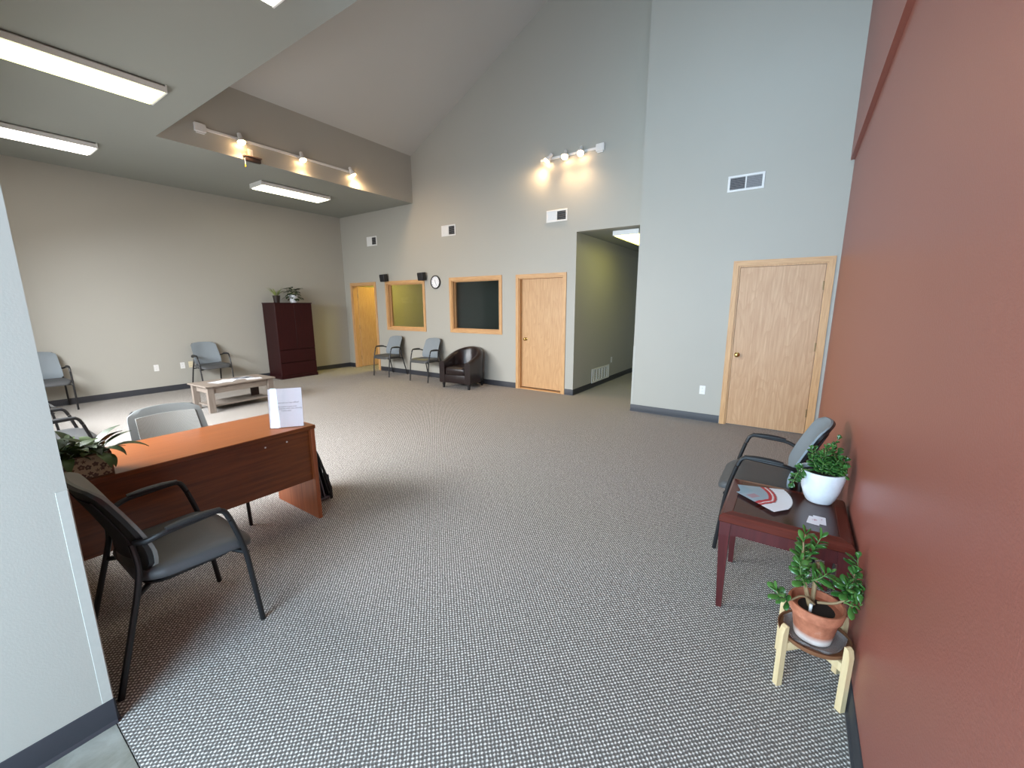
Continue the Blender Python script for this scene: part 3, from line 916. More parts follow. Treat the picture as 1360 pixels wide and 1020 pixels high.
# ------------------------------------------------------------------ tub armchair
t = thing('tub_armchair', 'dark brown leather tub armchair against the back wall under the dark window', 'armchair', (-5.41, 6.19, 0), math.radians(186))
def tub(s):
    """plan path of the shell: s 0..1 from one arm front round the back to the other arm front; local +y is the front"""
    W, yf, yb = 0.30, 0.33, -0.30
    straight = 0.42
    R = W
    L1 = yf - (yb + R) ; Larc = PI*R; tot = 2*L1 + Larc
    d = s*tot
    if d < L1: return Vector((-W, yf-d, 0)), Vector((-1, 0, 0)), d/L1*0.5
    if d > L1+Larc:
        q = tot-d; return Vector((W, yf-q, 0)), Vector((1, 0, 0)), q/L1*0.5
    a = (d-L1)/R
    return Vector((-W*math.cos(a), yb+R - R*math.sin(a), 0)), Vector((-math.cos(a), -math.sin(a), 0)), 0.5+0.5*math.sin(a)
def tub_top(k): 
    return 0.53 + 0.245*(max(0, k-0.08)/0.92)**1.15
bm = nb(); loops = []
N = 40
for i in range(N+1):
    p, nrm, k = tub(i/N)
    zt = tub_top(k); th = 0.062; zb = 0.11
    lean = 0.035*k
    def Q(o, z): return p + nrm*(o + lean*(z-zb)/0.65) + Vector((0, 0, z))
    loops.append([Q(-th, zb), Q(th-0.012, zb), Q(th, zb+0.02), Q(th, zt-0.05), Q(th-0.012, zt-0.015), Q(th*0.4, zt), Q(-th*0.4, zt), Q(-th+0.012, zt-0.015), Q(-th, zt-0.05), Q(-th, 0.30)])
loft(bm, loops)
obj('shell', bm, M_LEATHER, t, 50)
bm = nb()
def cush(ins, z):
    return [(x, y, z + 0.012*(1-(x/0.24)**2)*(z > 0.36)) for x, y in rrect(0.475-2*ins, 0.56-2*ins, 0.06, 5, 0, 0.055)]
loft(bm, [cush(0.012, 0.27), cush(0, 0.285), cush(0, 0.375), cush(0.008, 0.40), cush(0.03, 0.413), cush(0.09, 0.418), cush(0.17, 0.418)])
obj('seat_cushion', bm, M_LEATHER, t, 60)
bm = nb(); box(bm, (-0.355, 0.245, 0.11), (0.355, 0.325, 0.275), 0.012, 3); box(bm, (-0.30, -0.26, 0.12), (0.30, 0.26, 0.27), 0.01, 1)
obj('front_rail', bm, M_LEATHER, t)
for sx, sy in ((-0.30, 0.28), (0.30, 0.28), (-0.26, -0.24), (0.26, -0.24)):
    bm = nb(); loft(bm, [[(sx+x*0.7, sy+y*0.7, 0) for x, y in rrect(0.05, 0.05, 0.006, 2)], [(sx+x, sy+y, 0.115) for x, y in rrect(0.05, 0.05, 0.006, 2)]])
    obj('leg', bm, M_BLACK, t)

# ------------------------------------------------------------------ coffee table and papers
CT_Z = 0.42
ct_rz = math.radians(3)
t = thing('coffee_table', 'grey-washed wooden coffee table with a lower shelf and papers on top', 'table', (-7.47, 2.87, 0), ct_rz)
bm = nb(); box(bm, (-0.30, -0.52, CT_Z-0.022), (0.30, 0.52, CT_Z), 0.003, 1); obj('table_top', bm, M_GREYOAK, t, 0)
for sx in (-1, 1):
    for sy in (-1, 1):
        bm = nb(); box(bm, (sx*0.245-0.03, sy*0.445-0.045, 0), (sx*0.245+0.03, sy*0.445+0.045, CT_Z-0.022), 0.003, 1); obj('leg', bm, M_GREYOAKZ, t, 0)
for sx in (-1, 1):
    bm = nb(); box(bm, (sx*0.235-0.009, -0.40, 0.29), (sx*0.235+0.009, 0.40, CT_Z-0.022), 0.002, 1); obj('apron', bm, M_GREYOAK, t, 0)
for sy in (-1, 1):
    bm = nb(); box(bm, (-0.215, sy*0.43-0.009, 0.29), (0.215, sy*0.43+0.009, CT_Z-0.022), 0.002, 1); obj('apron', bm, M_GREYOAK, t, 0)
bm = nb(); box(bm, (-0.225, -0.43, 0.085), (0.225, 0.43, 0.103), 0.002, 1); obj('shelf', bm, M_GREYOAK, t, 0)
bm = nb(); box(bm, (-0.06, 0.27, 0.104), (-0.04, 0.40, 0.29), 0.002, 1); obj('divider', bm, M_BROWN, t, 0)
def sheet(name, label, cat, loc, rz, w2, h2, mat, th=0.002, group=None, pages=1):
    o = thing(name, label, cat, loc, rz, group) if pages > 1 else None
    if pages == 1:
        bm = nb(); box(bm, (-w2/2, -h2/2, 0), (w2/2, h2/2, th))
        o = obj(name, bm, mat, None, 0, loc=loc, rot=(0, 0, rz)); tag(o, label, cat, group); return o
    bm = nb(); box(bm, (-w2/2+0.002, -h2/2+0.001, 0.0), (w2/2-0.001, h2/2-0.001, th*0.85)); obj('pages', bm, M_PAPER, o, 0)
    bm = nb(); box(bm, (-w2/2, -h2/2, th*0.85), (w2/2, h2/2, th)); obj('cover', bm, mat, o, 0)
    return o
def cover_mat(name, a, b, c):
    t = NT(name); v = t.coords((9, 6, 1))
    f = t.noise(v, 1.4, 2)
    t.set(Base_Color=t.ramp(f, [(0.35, a), (0.5, b), (0.62, c)], 'CONSTANT'), Roughness=0.3)
    return t.m
M_MAG = cover_mat('magazine_print', srgb(58, 66, 84), srgb(150, 158, 172), srgb(232, 234, 238))
M_FLYER = cover_mat('flyer_print', srgb(228, 232, 240), srgb(246, 247, 250), srgb(208, 214, 226))
CTt = Vector((-7.47, 2.87, CT_Z))
sheet('loose_paper', 'white sheet lying flat on the coffee table, slid under another sheet', 'paper', CTt+Vector((0.02, -0.18, 0.0002)), 0.35, 0.22, 0.28, M_FLYER, 0.001)
sheet('loose_paper', 'white sheet lying askew on top of the other sheet on the coffee table', 'paper', CTt+Vector((0.0, -0.08, 0.0014)), 0.9, 0.22, 0.28, M_FLYER, 0.001)
sheet('magazine', 'magazine with a dark grey and white cover on the coffee table', 'magazine', CTt+Vector((-0.07, 0.17, 0.0002)), 0.1, 0.21, 0.27, M_MAG, 0.006, None, 2)
sheet('magazine', 'thin pale magazine beside the dark one on the coffee table', 'magazine', CTt+Vector((0.14, 0.25, 0.0002)), -0.2, 0.15, 0.22, M_FLYER, 0.005, None, 2)

# ------------------------------------------------------------------ storage cabinet
t = thing('storage_cabinet', 'tall dark mahogany cabinet with two doors over two drawers', 'cabinet', (XL+0.29, 4.925, 0))
D2, W2, HC = 0.27, 0.42, 1.67
bm = nb(); box(bm, (-D2, -W2+0.01, 0.07), (D2-0.02, W2-0.01, HC-0.022), 0.002, 1); obj('body', bm, M_MAHOG, t, 0)
bm = nb(); box(bm, (-D2, -W2, HC-0.022), (D2+0.004, W2, HC), 0.003, 1); obj('top_panel', bm, M_MAHOG, t, 0)
bm = nb(); box(bm, (-D2, -W2-0.004, 0), (D2+0.008, W2+0.004, 0.07), 0.003, 1); obj('plinth', bm, M_MAHOG, t, 0)
M_MAHOGF = wood('mahogany_fronts', srgb(54, 13, 15), srgb(40, 9, 11), 2, 0.5, 6, 0.12)
M_MAHOGF.node_tree.nodes['Principled BSDF'].inputs['Specular IOR Level'].default_value = 0.25
for s in (-1, 1):
    bm = nb(); box(bm, (D2-0.019, min(s*0.003, s*(W2-0.012)), 0.652), (D2, max(s*0.003, s*(W2-0.012)), HC-0.026), 0.0015, 1); obj('cabinet_door', bm, M_MAHOGF, t, 0)
for z0, z1 in ((0.075, 0.355), (0.365, 0.642)):
    bm = nb(); box(bm, (D2-0.019, -W2+0.012, z0), (D2, W2-0.012, z1), 0.003, 1); dr = obj('drawer', bm, M_MAHOGF, t, 0)
    bm = nb(); box(bm, (D2-0.012, -W2+0.014, z1-0.006), (D2+0.006, W2-0.014, z1), 0.002, 1); obj('drawer_pull', bm, M_MAHOG, dr, 0)

def pot_plant_base(name, label, cat, loc, prof, mat, soil_z, soil_r, rz=0, n=36):
    t = thing(name, label, cat, loc, rz)
    bm = nb(); lathe(bm, prof, n); obj('pot', bm, mat, t, 40)
    bm = nb(); lathe(bm, [(soil_r, soil_z-0.01), (soil_r, soil_z), (soil_r*0.5, soil_z+0.004), (0.003, soil_z+0.005)], 20); obj('soil', bm, M_SOIL, t, 60)
    return t

def blade_mesh(name, mat, L=1.0, W=0.25, bend=0.6, petiole=0.0, droop=0.0, n=9, thick=0.01, widest=0.4):
    """leaf along +y, normal +z, base at the origin, arching downwards"""
    bm = nb(); loops = []
    ang = 0.35*bend; pos = Vector((0, 0, 0)); step = L/n
    for i in range(n+1):
        s = i/n
        if s < petiole: hw = 0.012*L
        else:
            q = (s-petiole)/(1-petiole+1e-6)
            hw = W*0.5*max(0.03, (math.sin(PI*min(1, q**(math.log(0.5)/math.log(widest)))))**0.9) if q < 1 else 0.002
            hw = max(hw, 0.004*L)
        up = Vector((0, -math.sin(ang), math.cos(ang)))
        fold = 0.18*hw
        loops.append([pos+Vector((-hw, 0, 0))+up*fold, pos+up*thick*0.3, pos+Vector((hw, 0, 0))+up*fold, pos-up*thick*0.7])
        ang -= bend*1.6/n
        pos = pos + Vector((0, math.cos(ang), math.sin(ang)))*step
    loft(bm, loops)
    return mesh_of(bm, name, mat, 60)

def frame(base, direction, normal=Vector((0, 0, 1)), scale=1.0, roll=0.0):
    y = Vector(direction).normalized()
    x = y.cross(Vector(normal))
    if x.length < 1e-3: x = y.orthogonal()
    x.normalize(); z = x.cross(y)
    M = Matrix((x, y, z)).transposed().to_4x4()
    return Matrix.Translation(base) @ M @ Matrix.Rotation(roll, 4, 'Y') @ Matrix.Scale(scale, 4)

# plants on the cabinet
t = pot_plant_base('spider_plant', 'small grassy plant in a dark brown pot on the cabinet', 'plant', (XL+0.30, 4.70, HC),
    [(0.055, 0.006), (0.058, 0.02), (0.075, 0.14), (0.08, 0.155), (0.074, 0.155), (0.066, 0.12)], plain('dark_brown_glaze', srgb(48, 38, 34), 0.4), 0.125, 0.066)
bm = nb(); lathe(bm, [(0.052, 0), (0.06, 0.002), (0.06, 0.008), (0.05, 0.008)], 24); obj('pot_foot', bm, M_BLACKP, t)
m1 = blade_mesh('blade', M_SPIDER, 0.26, 0.026, 0.45, 0, 0, 7, 0.003, 0.45)
for i in range(28):
    a = random.uniform(0, 2*PI); el = random.uniform(0.95, 1.5)
    share('leaf', m1, t, frame(Vector((0.02*math.cos(a), 0.02*math.sin(a), 0.125)), Vector((math.cos(a)*math.cos(el), math.sin(a)*math.cos(el), math.sin(el))), Vector((0, 0, 1)), random.uniform(0.55, 1.0)))
t = pot_plant_base('potted_plant', 'dark leafy plant in a white pot on the cabinet', 'plant', (XL+0.30, 5.08, HC),
    [(0.065, 0), (0.07, 0.01), (0.088, 0.14), (0.10, 0.15), (0.10, 0.17), (0.092, 0.17), (0.082, 0.13)], M_WHITEPOT, 0.14, 0.082)
m1 = blade_mesh('ivy_blade', M_IVY, 0.12, 0.07, 0.5, 0.1, 0, 7, 0.003, 0.4)
for i in range(70):
    a = random.uniform(0, 2*PI); el = random.uniform(-0.25, 1.35); r = random.uniform(0.02, 0.15)*math.cos(max(el, 0)*0.7)
    z = 0.165 + 0.135*math.sin(max(el, 0)) + random.uniform(-0.02, 0.03) - (0.06 if el < 0 else 0)
    d = Vector((math.cos(a)*math.cos(el*0.5), math.sin(a)*math.cos(el*0.5), math.sin(el*0.5)-0.15))
    share('leaf', m1, t, frame(Vector((r*math.cos(a), r*math.sin(a), z)), d, Vector((0, 0, 1)), random.uniform(0.7, 1.1)))
bm = nb()
for i in range(14):
    a = 2*PI*i/14; tube(bm, [(0.02*math.cos(a), 0.02*math.sin(a), 0.13), (0.06*math.cos(a), 0.06*math.sin(a), 0.21), (0.12*math.cos(a), 0.12*math.sin(a), 0.20)], 0.003, 5)
obj('stems', bm, M_GSTEM, t, kind='stuff')

# ------------------------------------------------------------------ desk
DZ = 0.74; DX0, DX1, DY1, DY0 = -3.47, -2.855, 1.59, 0.08+0.16
t = thing('desk', 'cherry wood reception desk with a deep front panel', 'desk', (DX1, DY1, 0))
def db(name, lo, hi, mat, bev=0.002, lab=None, parent=None):
    bm = nb(); box(bm, tuple(lo[i]-(DX1, DY1, 0)[i] for i in range(3)), tuple(hi[i]-(DX1, DY1, 0)[i] for i in range(3)), bev, 1)
    return obj(name, bm, mat, parent or t, 0, label=lab)
tp = db('desk_top', (DX0, DY0, DZ-0.028), (DX1, DY1, DZ), M_DESKT)
db('edge_band', (DX1, DY0, DZ-0.026), (DX1+0.003, DY1, DZ-0.002), M_DESK, 0.001, None, tp)
db('edge_band', (DX0, DY1, DZ-0.026), (DX1, DY1+0.003, DZ-0.002), M_DESKE, 0.001, 'pale edge band', tp)
db('side_panel', (DX0+0.01, DY1-0.033, 0), (DX1-0.004, DY1-0.003, DZ-0.028), M_DESKS)
db('side_panel', (DX0+0.01, DY0+0.003, 0), (DX1-0.004, DY0+0.033, DZ-0.028), M_DESKS)
db('modesty_panel', (DX1-0.055, DY0+0.033, 0.315), (DX1-0.035, DY1-0.033, DZ-0.028), M_DESK, 0.0015)
for y in (1.395, 1.25):
    bm = nb()
    loft(bm, [[(-0.035+dd, y-DY1+0.006*math.cos(2*PI*k/12)*r, 0.655+0.006*math.sin(2*PI*k/12)*r) for k in range(12)] for dd, r in ((0, 1), (0.0015, 1), (0.002, 0.6))])
    obj('screw_cap', bm, M_PLASTW, t)

# sign holder on the desk
fx, fy = 0.137, 0.182
ang = math.atan2(fy, fx)
t = thing('sign_holder', 'clear acrylic holder with a white printed notice at the end of the desk', 'sign', (-2.945, 1.435, DZ), ang)
tilt = math.radians(-9)
Mt = Matrix.Translation((0, 0, 0.003)) @ Matrix.Rotation(tilt, 4, 'X')
M_ACR = glass_mat('clear_acrylic', (0.97, 0.98, 1.0, 1))
bm = nb(); box(bm, (-0.113, 0.0025, 0.0), (0.113, 0.0045, 0.283), 0, 1, Mt); box(bm, (-0.113, -0.0025, 0.0), (0.113, -0.0005, 0.283), 0, 1, Mt)
box(bm, (-0.113, -0.0025, 0.0), (0.113, 0.09, 0.003)); obj('holder', bm, M_ACR, t, 0)
bm = nb(); box(bm, (-0.108, 0.0003, 0.002), (0.108, 0.0015, 0.28), 0, 1, Mt); pp = obj('notice_sheet', bm, M_PAPER, t, 0)
M_INK = plain('grey_ink', srgb(120, 124, 130), 0.7)
for i, (txt, z, wd) in enumerate((('Welcome to our law office!', 0.178, 0.166), ('Please have a seat and', 0.150, 0.140), ('someone will be with you shortly', 0.136, 0.160), ('Thank you', 0.121, 0.104))):
    o = lettering('lettering', txt, 0.0155, M_INK, pp, Mt @ Matrix.Translation((0, 0.0001, z)) @ Matrix.Rotation(PI/2, 4, 'X'), 0.00005)
    o['label'] = 'line of grey printed lettering'

# planter box with peace lily
t = thing('lily_planter', 'printed wooden planter box of drooping peace lily leaves on the desk', 'plant', (-2.945, 0.335, DZ), 0)
def print_mat():
    tt = NT('floral_print'); v = tt.coords((1, 1, 1))
    vo = tt.n('ShaderNodeTexVoronoi', feature='F1'); vo.inputs['Scale'].default_value = 34; vo.inputs['Randomness'].default_value = 0.75
    tt.l(v, vo.inputs['Vector'])
    d = vo.outputs['Distance']
    sub = tt.n('ShaderNodeVectorMath', operation='SUBTRACT'); tt.l(v, sub.inputs[0]); 
    # petals: angular lobes about each cell centre
    sc = tt.n('ShaderNodeVectorMath', operation='SCALE'); tt.l(vo.outputs['Position'], sc.inputs[0]); sc.inputs['Scale'].default_value = 1.0
    sub2 = tt.n('ShaderNodeVectorMath', operation='SUBTRACT'); tt.l(v, sub2.inputs[0]); tt.l(sc.outputs[0], sub2.inputs[1])
    sp = tt.n('ShaderNodeSeparateXYZ'); tt.l(sub2.outputs[0], sp.inputs[0])
    at = tt.math('ARCTAN2', sp.outputs[1], sp.outputs[2])
    lob = tt.math('MULTIPLY_ADD', tt.math('COSINE', tt.math('MULTIPLY', at, 5.0)), 0.06, 0.42)
    ins = tt.math('LESS_THAN', d, lob)
    hole = tt.math('GREATER_THAN', d, 0.13)
    k = tt.math('MULTIPLY', ins, hole)
    dot = tt.math('LESS_THAN', d, 0.06)
    k = tt.math('MAXIMUM', k, dot)
    tt.set(Base_Color=tt.mix(k, srgb(178, 164, 136), srgb(92, 74, 62)), Roughness=0.6)
    return tt.m
M_PRINT = print_mat()
M_PBOX = wood('planter_edge', srgb(116, 88, 60), srgb(84, 62, 42), 1, 0.5, 6, 0.1)
x0, x1, y0, y1, h = -0.075, 0.075, -0.075, 0.165, 0.125
for xa in (x1-0.008, x0):
    bm = nb(); box(bm, (xa, y0+0.008, 0.008), (xa+0.008, y1-0.008, h-0.006)); obj('printed_panel', bm, M_PRINT, t, 0, label='tan panel printed with brown flowers')
bm = nb()
for yy in (y0, y1-0.008): box(bm, (x0-0.001, yy, 0), (x1+0.001, yy+0.008, h))
box(bm, (x0, y0, 0), (x1, y1, 0.008)); box(bm, (x1-0.008, y0, h-0.006), (x1+0.001, y1, h)); box(bm, (x0-0.001, y0, h-0.006), (x0+0.008, y1, h))
obj('box_frame', bm, M_PBOX, t, 0)
bm = nb(); box(bm, (x0+0.008, y0+0.008, 0.05), (x1-0.008, y1-0.008, h-0.02)); obj('soil', bm, M_SOIL, t, 0)
lm = [blade_mesh('lily_blade', M_LILY, 0.185, 0.048, b, 0.28, 0, 10, 0.003, 0.42) for b in (0.6, 0.95, 1.5)]
rr = random.Random(11)
def lily(bx, by, d, sc, me, roll=0.0):
    M = frame(Vector((bx, by, h-0.025)), d, Vector((0, 0, 1)), sc, roll)
    P = [M @ v.co for v in me.vertices]
    if any(p.z < 0.012 for p in P): return
    if any(p.y > y1+0.01 and p.z < 0.03 for p in P): return
    share('leaf', me, t, M)
for i in range(60):
    a = rr.uniform(0, 2*PI); el = rr.uniform(0.5, 1.3)
    by = rr.uniform(y0+0.02, y1-0.03); bx = rr.uniform(-0.05, 0.05)
    lily(bx, by, Vector((math.cos(a)*math.cos(el), math.sin(a)*math.cos(el), math.sin(el))), rr.uniform(0.6, 1.05), rr.choice(lm), rr.uniform(-0.5, 0.5))
for (bx, by, dx, dy, el, sc, b) in ((0.03, 0.13, 0.25, 1.0, 0.55, 1.15, 1), (0.02, 0.12, 0.0, 1.0, 0.9, 1.0, 0), (0.05, 0.10, 1.0, 0.35, 0.5, 0.9, 2), (-0.02, 0.10, -0.4, 1.0, 1.0, 1.1, 0), (0.05, 0.02, 1, -0.2, 0.6, 0.9, 2), (0.05, 0.135, 0.9, 0.25, 0.3, 0.75, 2)):
    lily(bx, by, Vector((dx*math.cos(el), dy*math.cos(el), math.sin(el))), sc, lm[b])

# document rack leaning against the desk end
t = thing('document_rack', 'black folding literature rack leaning against the far end of the desk', 'rack', (-3.27, DY1+0.008, 0))
M_RACK = plain('black_rack_plastic', srgb(30, 31, 35), 0.35)
M_RACK2 = plain('smoky_grey_plastic', srgb(104, 108, 118), 0.3)
def lean(y0, z0, y1, z1, xa, xb, th, mat, name, lab=None):
    bm = nb(); d = Vector((0, y1-y0, z1-z0)).normalized(); n = Vector((0, d.z, -d.y))
    A = [Vector((xa, y0, z0)), Vector((xa, y1, z1)), Vector((xa, y1, z1))-n*th, Vector((xa, y0, z0))-n*th]
    Bq = [Vector((xb, p.y, p.z)) for p in A]
    loft(bm, [A, Bq]); return obj(name, bm, mat, t, 0, label=lab)
for k, (yb0, ht, yt) in enumerate(((0.205, 0.40, 0.125), (0.165, 0.50, 0.085), (0.120, 0.58, 0.050), (0.075, 0.66, 0.022))):
    lean(yb0, 0.03, yt, ht, -0.17, 0.17, 0.010, M_RACK if k % 2 == 0 else M_RACK2, 'rack_panel', None if k % 2 == 0 else 'smoky grey panel')
    lean(yb0+0.014, 0.05, yb0+0.008, 0.05+0.16, -0.16, 0.16, 0.004, M_RACK2 if k % 2 == 0 else M_RACK, 'pocket_front')
for xa in (-0.178, 0.170):
    bm = nb(); loft(bm, [[Vector((x, y, z)) for y, z in pr] for x, pr in ((xa, ((0.20, 0.0), (0.222, 0.0), (0.222, 0.10), (0.135, 0.41), (0.02, 0.69), (0.006, 0.69), (0.12, 0.40), (0.20, 0.10))), (xa+0.008, ((0.20, 0.0), (0.222, 0.0), (0.222, 0.10), (0.135, 0.41), (0.02, 0.69), (0.006, 0.69), (0.12, 0.40), (0.20, 0.10))))])
    obj('side_rail', bm, M_RACK, t, 0)
bm = nb(); box(bm, (-0.17, 0.03, 0.012), (0.17, 0.215, 0.03), 0.003, 1); obj('base_tray', bm, M_RACK2, t, 0, label='smoky grey base tray')
lean(0.150, 0.06, 0.105, 0.40, -0.12, 0.10, 0.004, M_PAPER, 'brochure_insert', 'white brochure in the rack')

# ------------------------------------------------------------------ side table by the red wall
TZ = 0.55
tx0, tx1, ty0, ty1 = -0.228, 0.318, 2.222, 2.768
t = thing('side_table', 'dark mahogany side table with tapered legs against the red wall', 'table', ((tx0+tx1)/2, (ty0+ty1)/2, 0))
hw = (tx1-tx0)/2
bm = nb()
for r in range(1):
    lps = []
    for ins, z in ((0.004, TZ-0.05), (0.0, TZ-0.045), (0.0, TZ-0.018), (0.012, TZ-0.006), (0.05, TZ), (0.055, TZ), (0.055, TZ-0.012)):
        q = hw-ins; lps.append([(-q, -q, z), (q, -q, z), (q, q, z), (-q, q, z)])
    loft(bm, lps)
obj('top_border', bm, M_TABLER, t, 0)
bm = nb(); q = hw-0.0555; box(bm, (-q, -q, TZ-0.011), (q, q, TZ-0.0005), 0.001, 1); obj('top_panel', bm, M_TABLET, t, 0)
for s in (-1, 1):
    bm = nb(); box(bm, (-hw+0.03, s*(hw-0.02)-0.009, TZ-0.115), (hw-0.03, s*(hw-0.02)+0.009, TZ-0.05)); obj('apron', bm, M_TABLE, t, 0)
    bm = nb(); box(bm, (s*(hw-0.02)-0.009, -hw+0.03, TZ-0.115), (s*(hw-0.02)+0.009, hw-0.03, TZ-0.05)); obj('apron', bm, M_TABLE, t, 0)
for sx in (-1, 1):
    for sy in (-1, 1):
        bm = nb(); lps = []
        for z, wd, off in ((0, 0.026, 0.006), (TZ-0.12, 0.048, 0.026), (TZ-0.05, 0.052, 0.028)):
            cx = sx*(hw-0.002-off); cy = sy*(hw-0.002-off)
            if z == 0: cx = sx*(hw-0.035); cy = sy*(hw-0.035)
            lps.append([(cx-wd/2, cy-wd/2, z), (cx+wd/2, cy-wd/2, z), (cx+wd/2, cy+wd/2, z), (cx-wd/2, cy+wd/2, z)])
        loft(bm, lps); obj('leg', bm, M_TABLE, t, 0)

# fan of leaflets
def leaflet_mat():
    tt = NT('leaflet_print'); v = tt.coords()
    sp = tt.n('ShaderNodeSeparateXYZ'); tt.l(v, sp.inputs[0])
    n1 = tt.noise(v, 26, 2)
    x = tt.math('ADD', sp.outputs[0], tt.math('MULTIPLY', tt.math('SUBTRACT', n1, 0.5), 0.018))
    xs = tt.math('MULTIPLY', x, 1/0.24)
    c = tt.ramp(xs, [(0.0, srgb(140, 170, 186)), (0.10, srgb(154, 176, 190)), (0.50, srgb(190, 34, 46)), (0.585, srgb(236, 232, 232)), (0.61, srgb(196, 44, 52)), (0.665, srgb(90, 60, 66)), (0.68, srgb(238, 240, 246))], 'CONSTANT')
    # pale red block of print in the blue field
    yb = tt.math('LESS_THAN', tt.math('ABSOLUTE', tt.math('SUBTRACT', sp.outputs[1], 0.0)), 0.028)
    xb = tt.math('LESS_THAN', tt.math('ABSOLUTE', tt.math('SUBTRACT', sp.outputs[0], 0.065)), 0.02)
    c = tt.mix(tt.math('MULTIPLY', tt.math('MULTIPLY', yb, xb), 0.7), c, srgb(176, 120, 130))
    tt.set(Base_Color=c, Roughness=0.35)
    return tt.m
M_LEAFLET = leaflet_mat()
bm = nb(); box(bm, (0, -0.05, 0), (0.24, 0.05, 0.0009))
lmesh = mesh_of(bm, 'leaflet', M_LEAFLET)
NL = 14
for i in range(NL):
    a = math.radians(17 - 56*i/(NL-1))
    o = bpy.data.objects.new('leaflet', lmesh); COL.objects.link(o)
    o.location = (-0.178 + 0.002*i, 2.600 - 0.0045*i, TZ + 0.0004 + 0.001*i); o.rotation_euler = (0, 0, a)
    if i == NL-1: tag(o, 'uppermost leaflet of the fan, its blue and red print in full view', 'leaflet', 'leaflets fanned on the side table')
    elif i == 0: tag(o, 'leaflet at the end of the fan nearest the white ceramic pot', 'leaflet', 'leaflets fanned on the side table')
    else: tag(o, 'leaflet fanned out under others on the side table, showing its white end', 'leaflet', 'leaflets fanned on the side table')
# business cards
def card_mat():
    tt = NT('card_print'); v = tt.coords()
    n1 = tt.noise(v, 130, 2)
    sp = tt.n('ShaderNodeSeparateXYZ'); tt.l(v, sp.inputs[0])
    near = tt.math('LESS_THAN', tt.math('ADD', tt.math('ABSOLUTE', tt.math('SUBTRACT', sp.outputs[0], 0.012)), tt.math('ABSOLUTE', sp.outputs[1])), 0.013)
    k = tt.math('MULTIPLY', near, tt.math('GREATER_THAN', n1, 0.5))
    tt.set(Base_Color=tt.mix(k, srgb(240, 240, 248), srgb(190, 130, 150)), Roughness=0.5)
    return tt.m
M_CARD = card_mat()
for i, (x, y, a, lab) in enumerate(((0.193, 2.408, 0.53, 'white business card partly under another card on the side table'), (0.170, 2.388, 0.40, 'white business card lying on top of the other card on the side table'))):
    bm = nb(); box(bm, (-0.044, -0.0255, 0), (0.044, 0.0255, 0.0006))
    o = obj('business_card', bm, M_CARD, None, 0, loc=(x, y, TZ+0.0003+0.0008*i), rot=(0, 0, a+1.03)); tag(o, lab, 'card', 'business cards')

# ------------------------------------------------------------------ jade plants
def jade_leaf_mesh(name, mat, L, W, T):
    bm = nb(); loops = []
    for s, hw, th in ((0, 0.10, 0.25), (0.18, 0.28, 0.6), (0.42, 0.74, 0.95), (0.66, 1.0, 1.0), (0.86, 0.80, 0.8), (0.97, 0.36, 0.5), (1.0, 0.08, 0.2)):
        y = s*L; z = -0.12*L*(s**2)
        a = hw*W/2; b = th*T/2
        loops.append([Vector((a*math.cos(2*PI*k/8), y, z + b*math.sin(2*PI*k/8) + 0.10*abs(a*math.cos(2*PI*k/8)))) for k in range(8)])
    loft(bm, loops)
    return mesh_of(bm, name, mat, 70)
RV = Vector((0.825, 0.565, 0)); FV = Vector((-0.565, 0.825, 0))   # across and away, seen from the doorway
def grow(t, branches, meshes, rnd, xmax, leaf_scale=1.0):
    for pts, r0, start, n in branches:
        P = smooth_path(pts, 0.05, 4)
        bm = nb(); m = len(P)
        tube(bm, P, r0, 7, radii=[r0*(1-0.6*i/(m-1)) for i in range(m)])
        obj('branch', bm, M_STEM if r0 > 0.0045 else M_GSTEM, t, 60)
        # walk the branch, leaves in crossing pairs
        L = [0]
        for a, b in zip(P, P[1:]): L.append(L[-1]+(b-a).length)
        def at(d):
            for i in range(m-1):
                if L[i+1] >= d:
                    k = (d-L[i])/max(L[i+1]-L[i], 1e-6); return P[i].lerp(P[i+1], k), (P[i+1]-P[i]).normalized()
            return P[-1], (P[-1]-P[-2]).normalized()
        for q in range(n):
            f = start + (1-start)*q/max(n-1, 1)
            p, d = at(L[-1]*f)
            u = d.orthogonal().normalized()
            u = Matrix.Rotation(q*PI/2 + rnd.uniform(-0.5, 0.5), 3, d) @ u
            for s in (-1, 1):
                spread = 0.9 if q < n-1 else 0.35
                dr = (u*s*spread + d*(0.55 + 0.6*(q == n-1)) + Vector((0, 0, 0.12))).normalized()
                sc = rnd.uniform(0.72, 1.1)*(0.7 + 0.3*(1-f)) if q < n-1 else rnd.uniform(0.5, 0.7)
                M = frame(p, dr, (d + Vector((0, 0, 0.6))), sc*leaf_scale, rnd.uniform(-0.3, 0.3))
                tip = t.location + (M @ Vector((0, 0.045, 0)))
                if tip.x > xmax: continue
                share('leaf', rnd.choice(meshes), t, M)

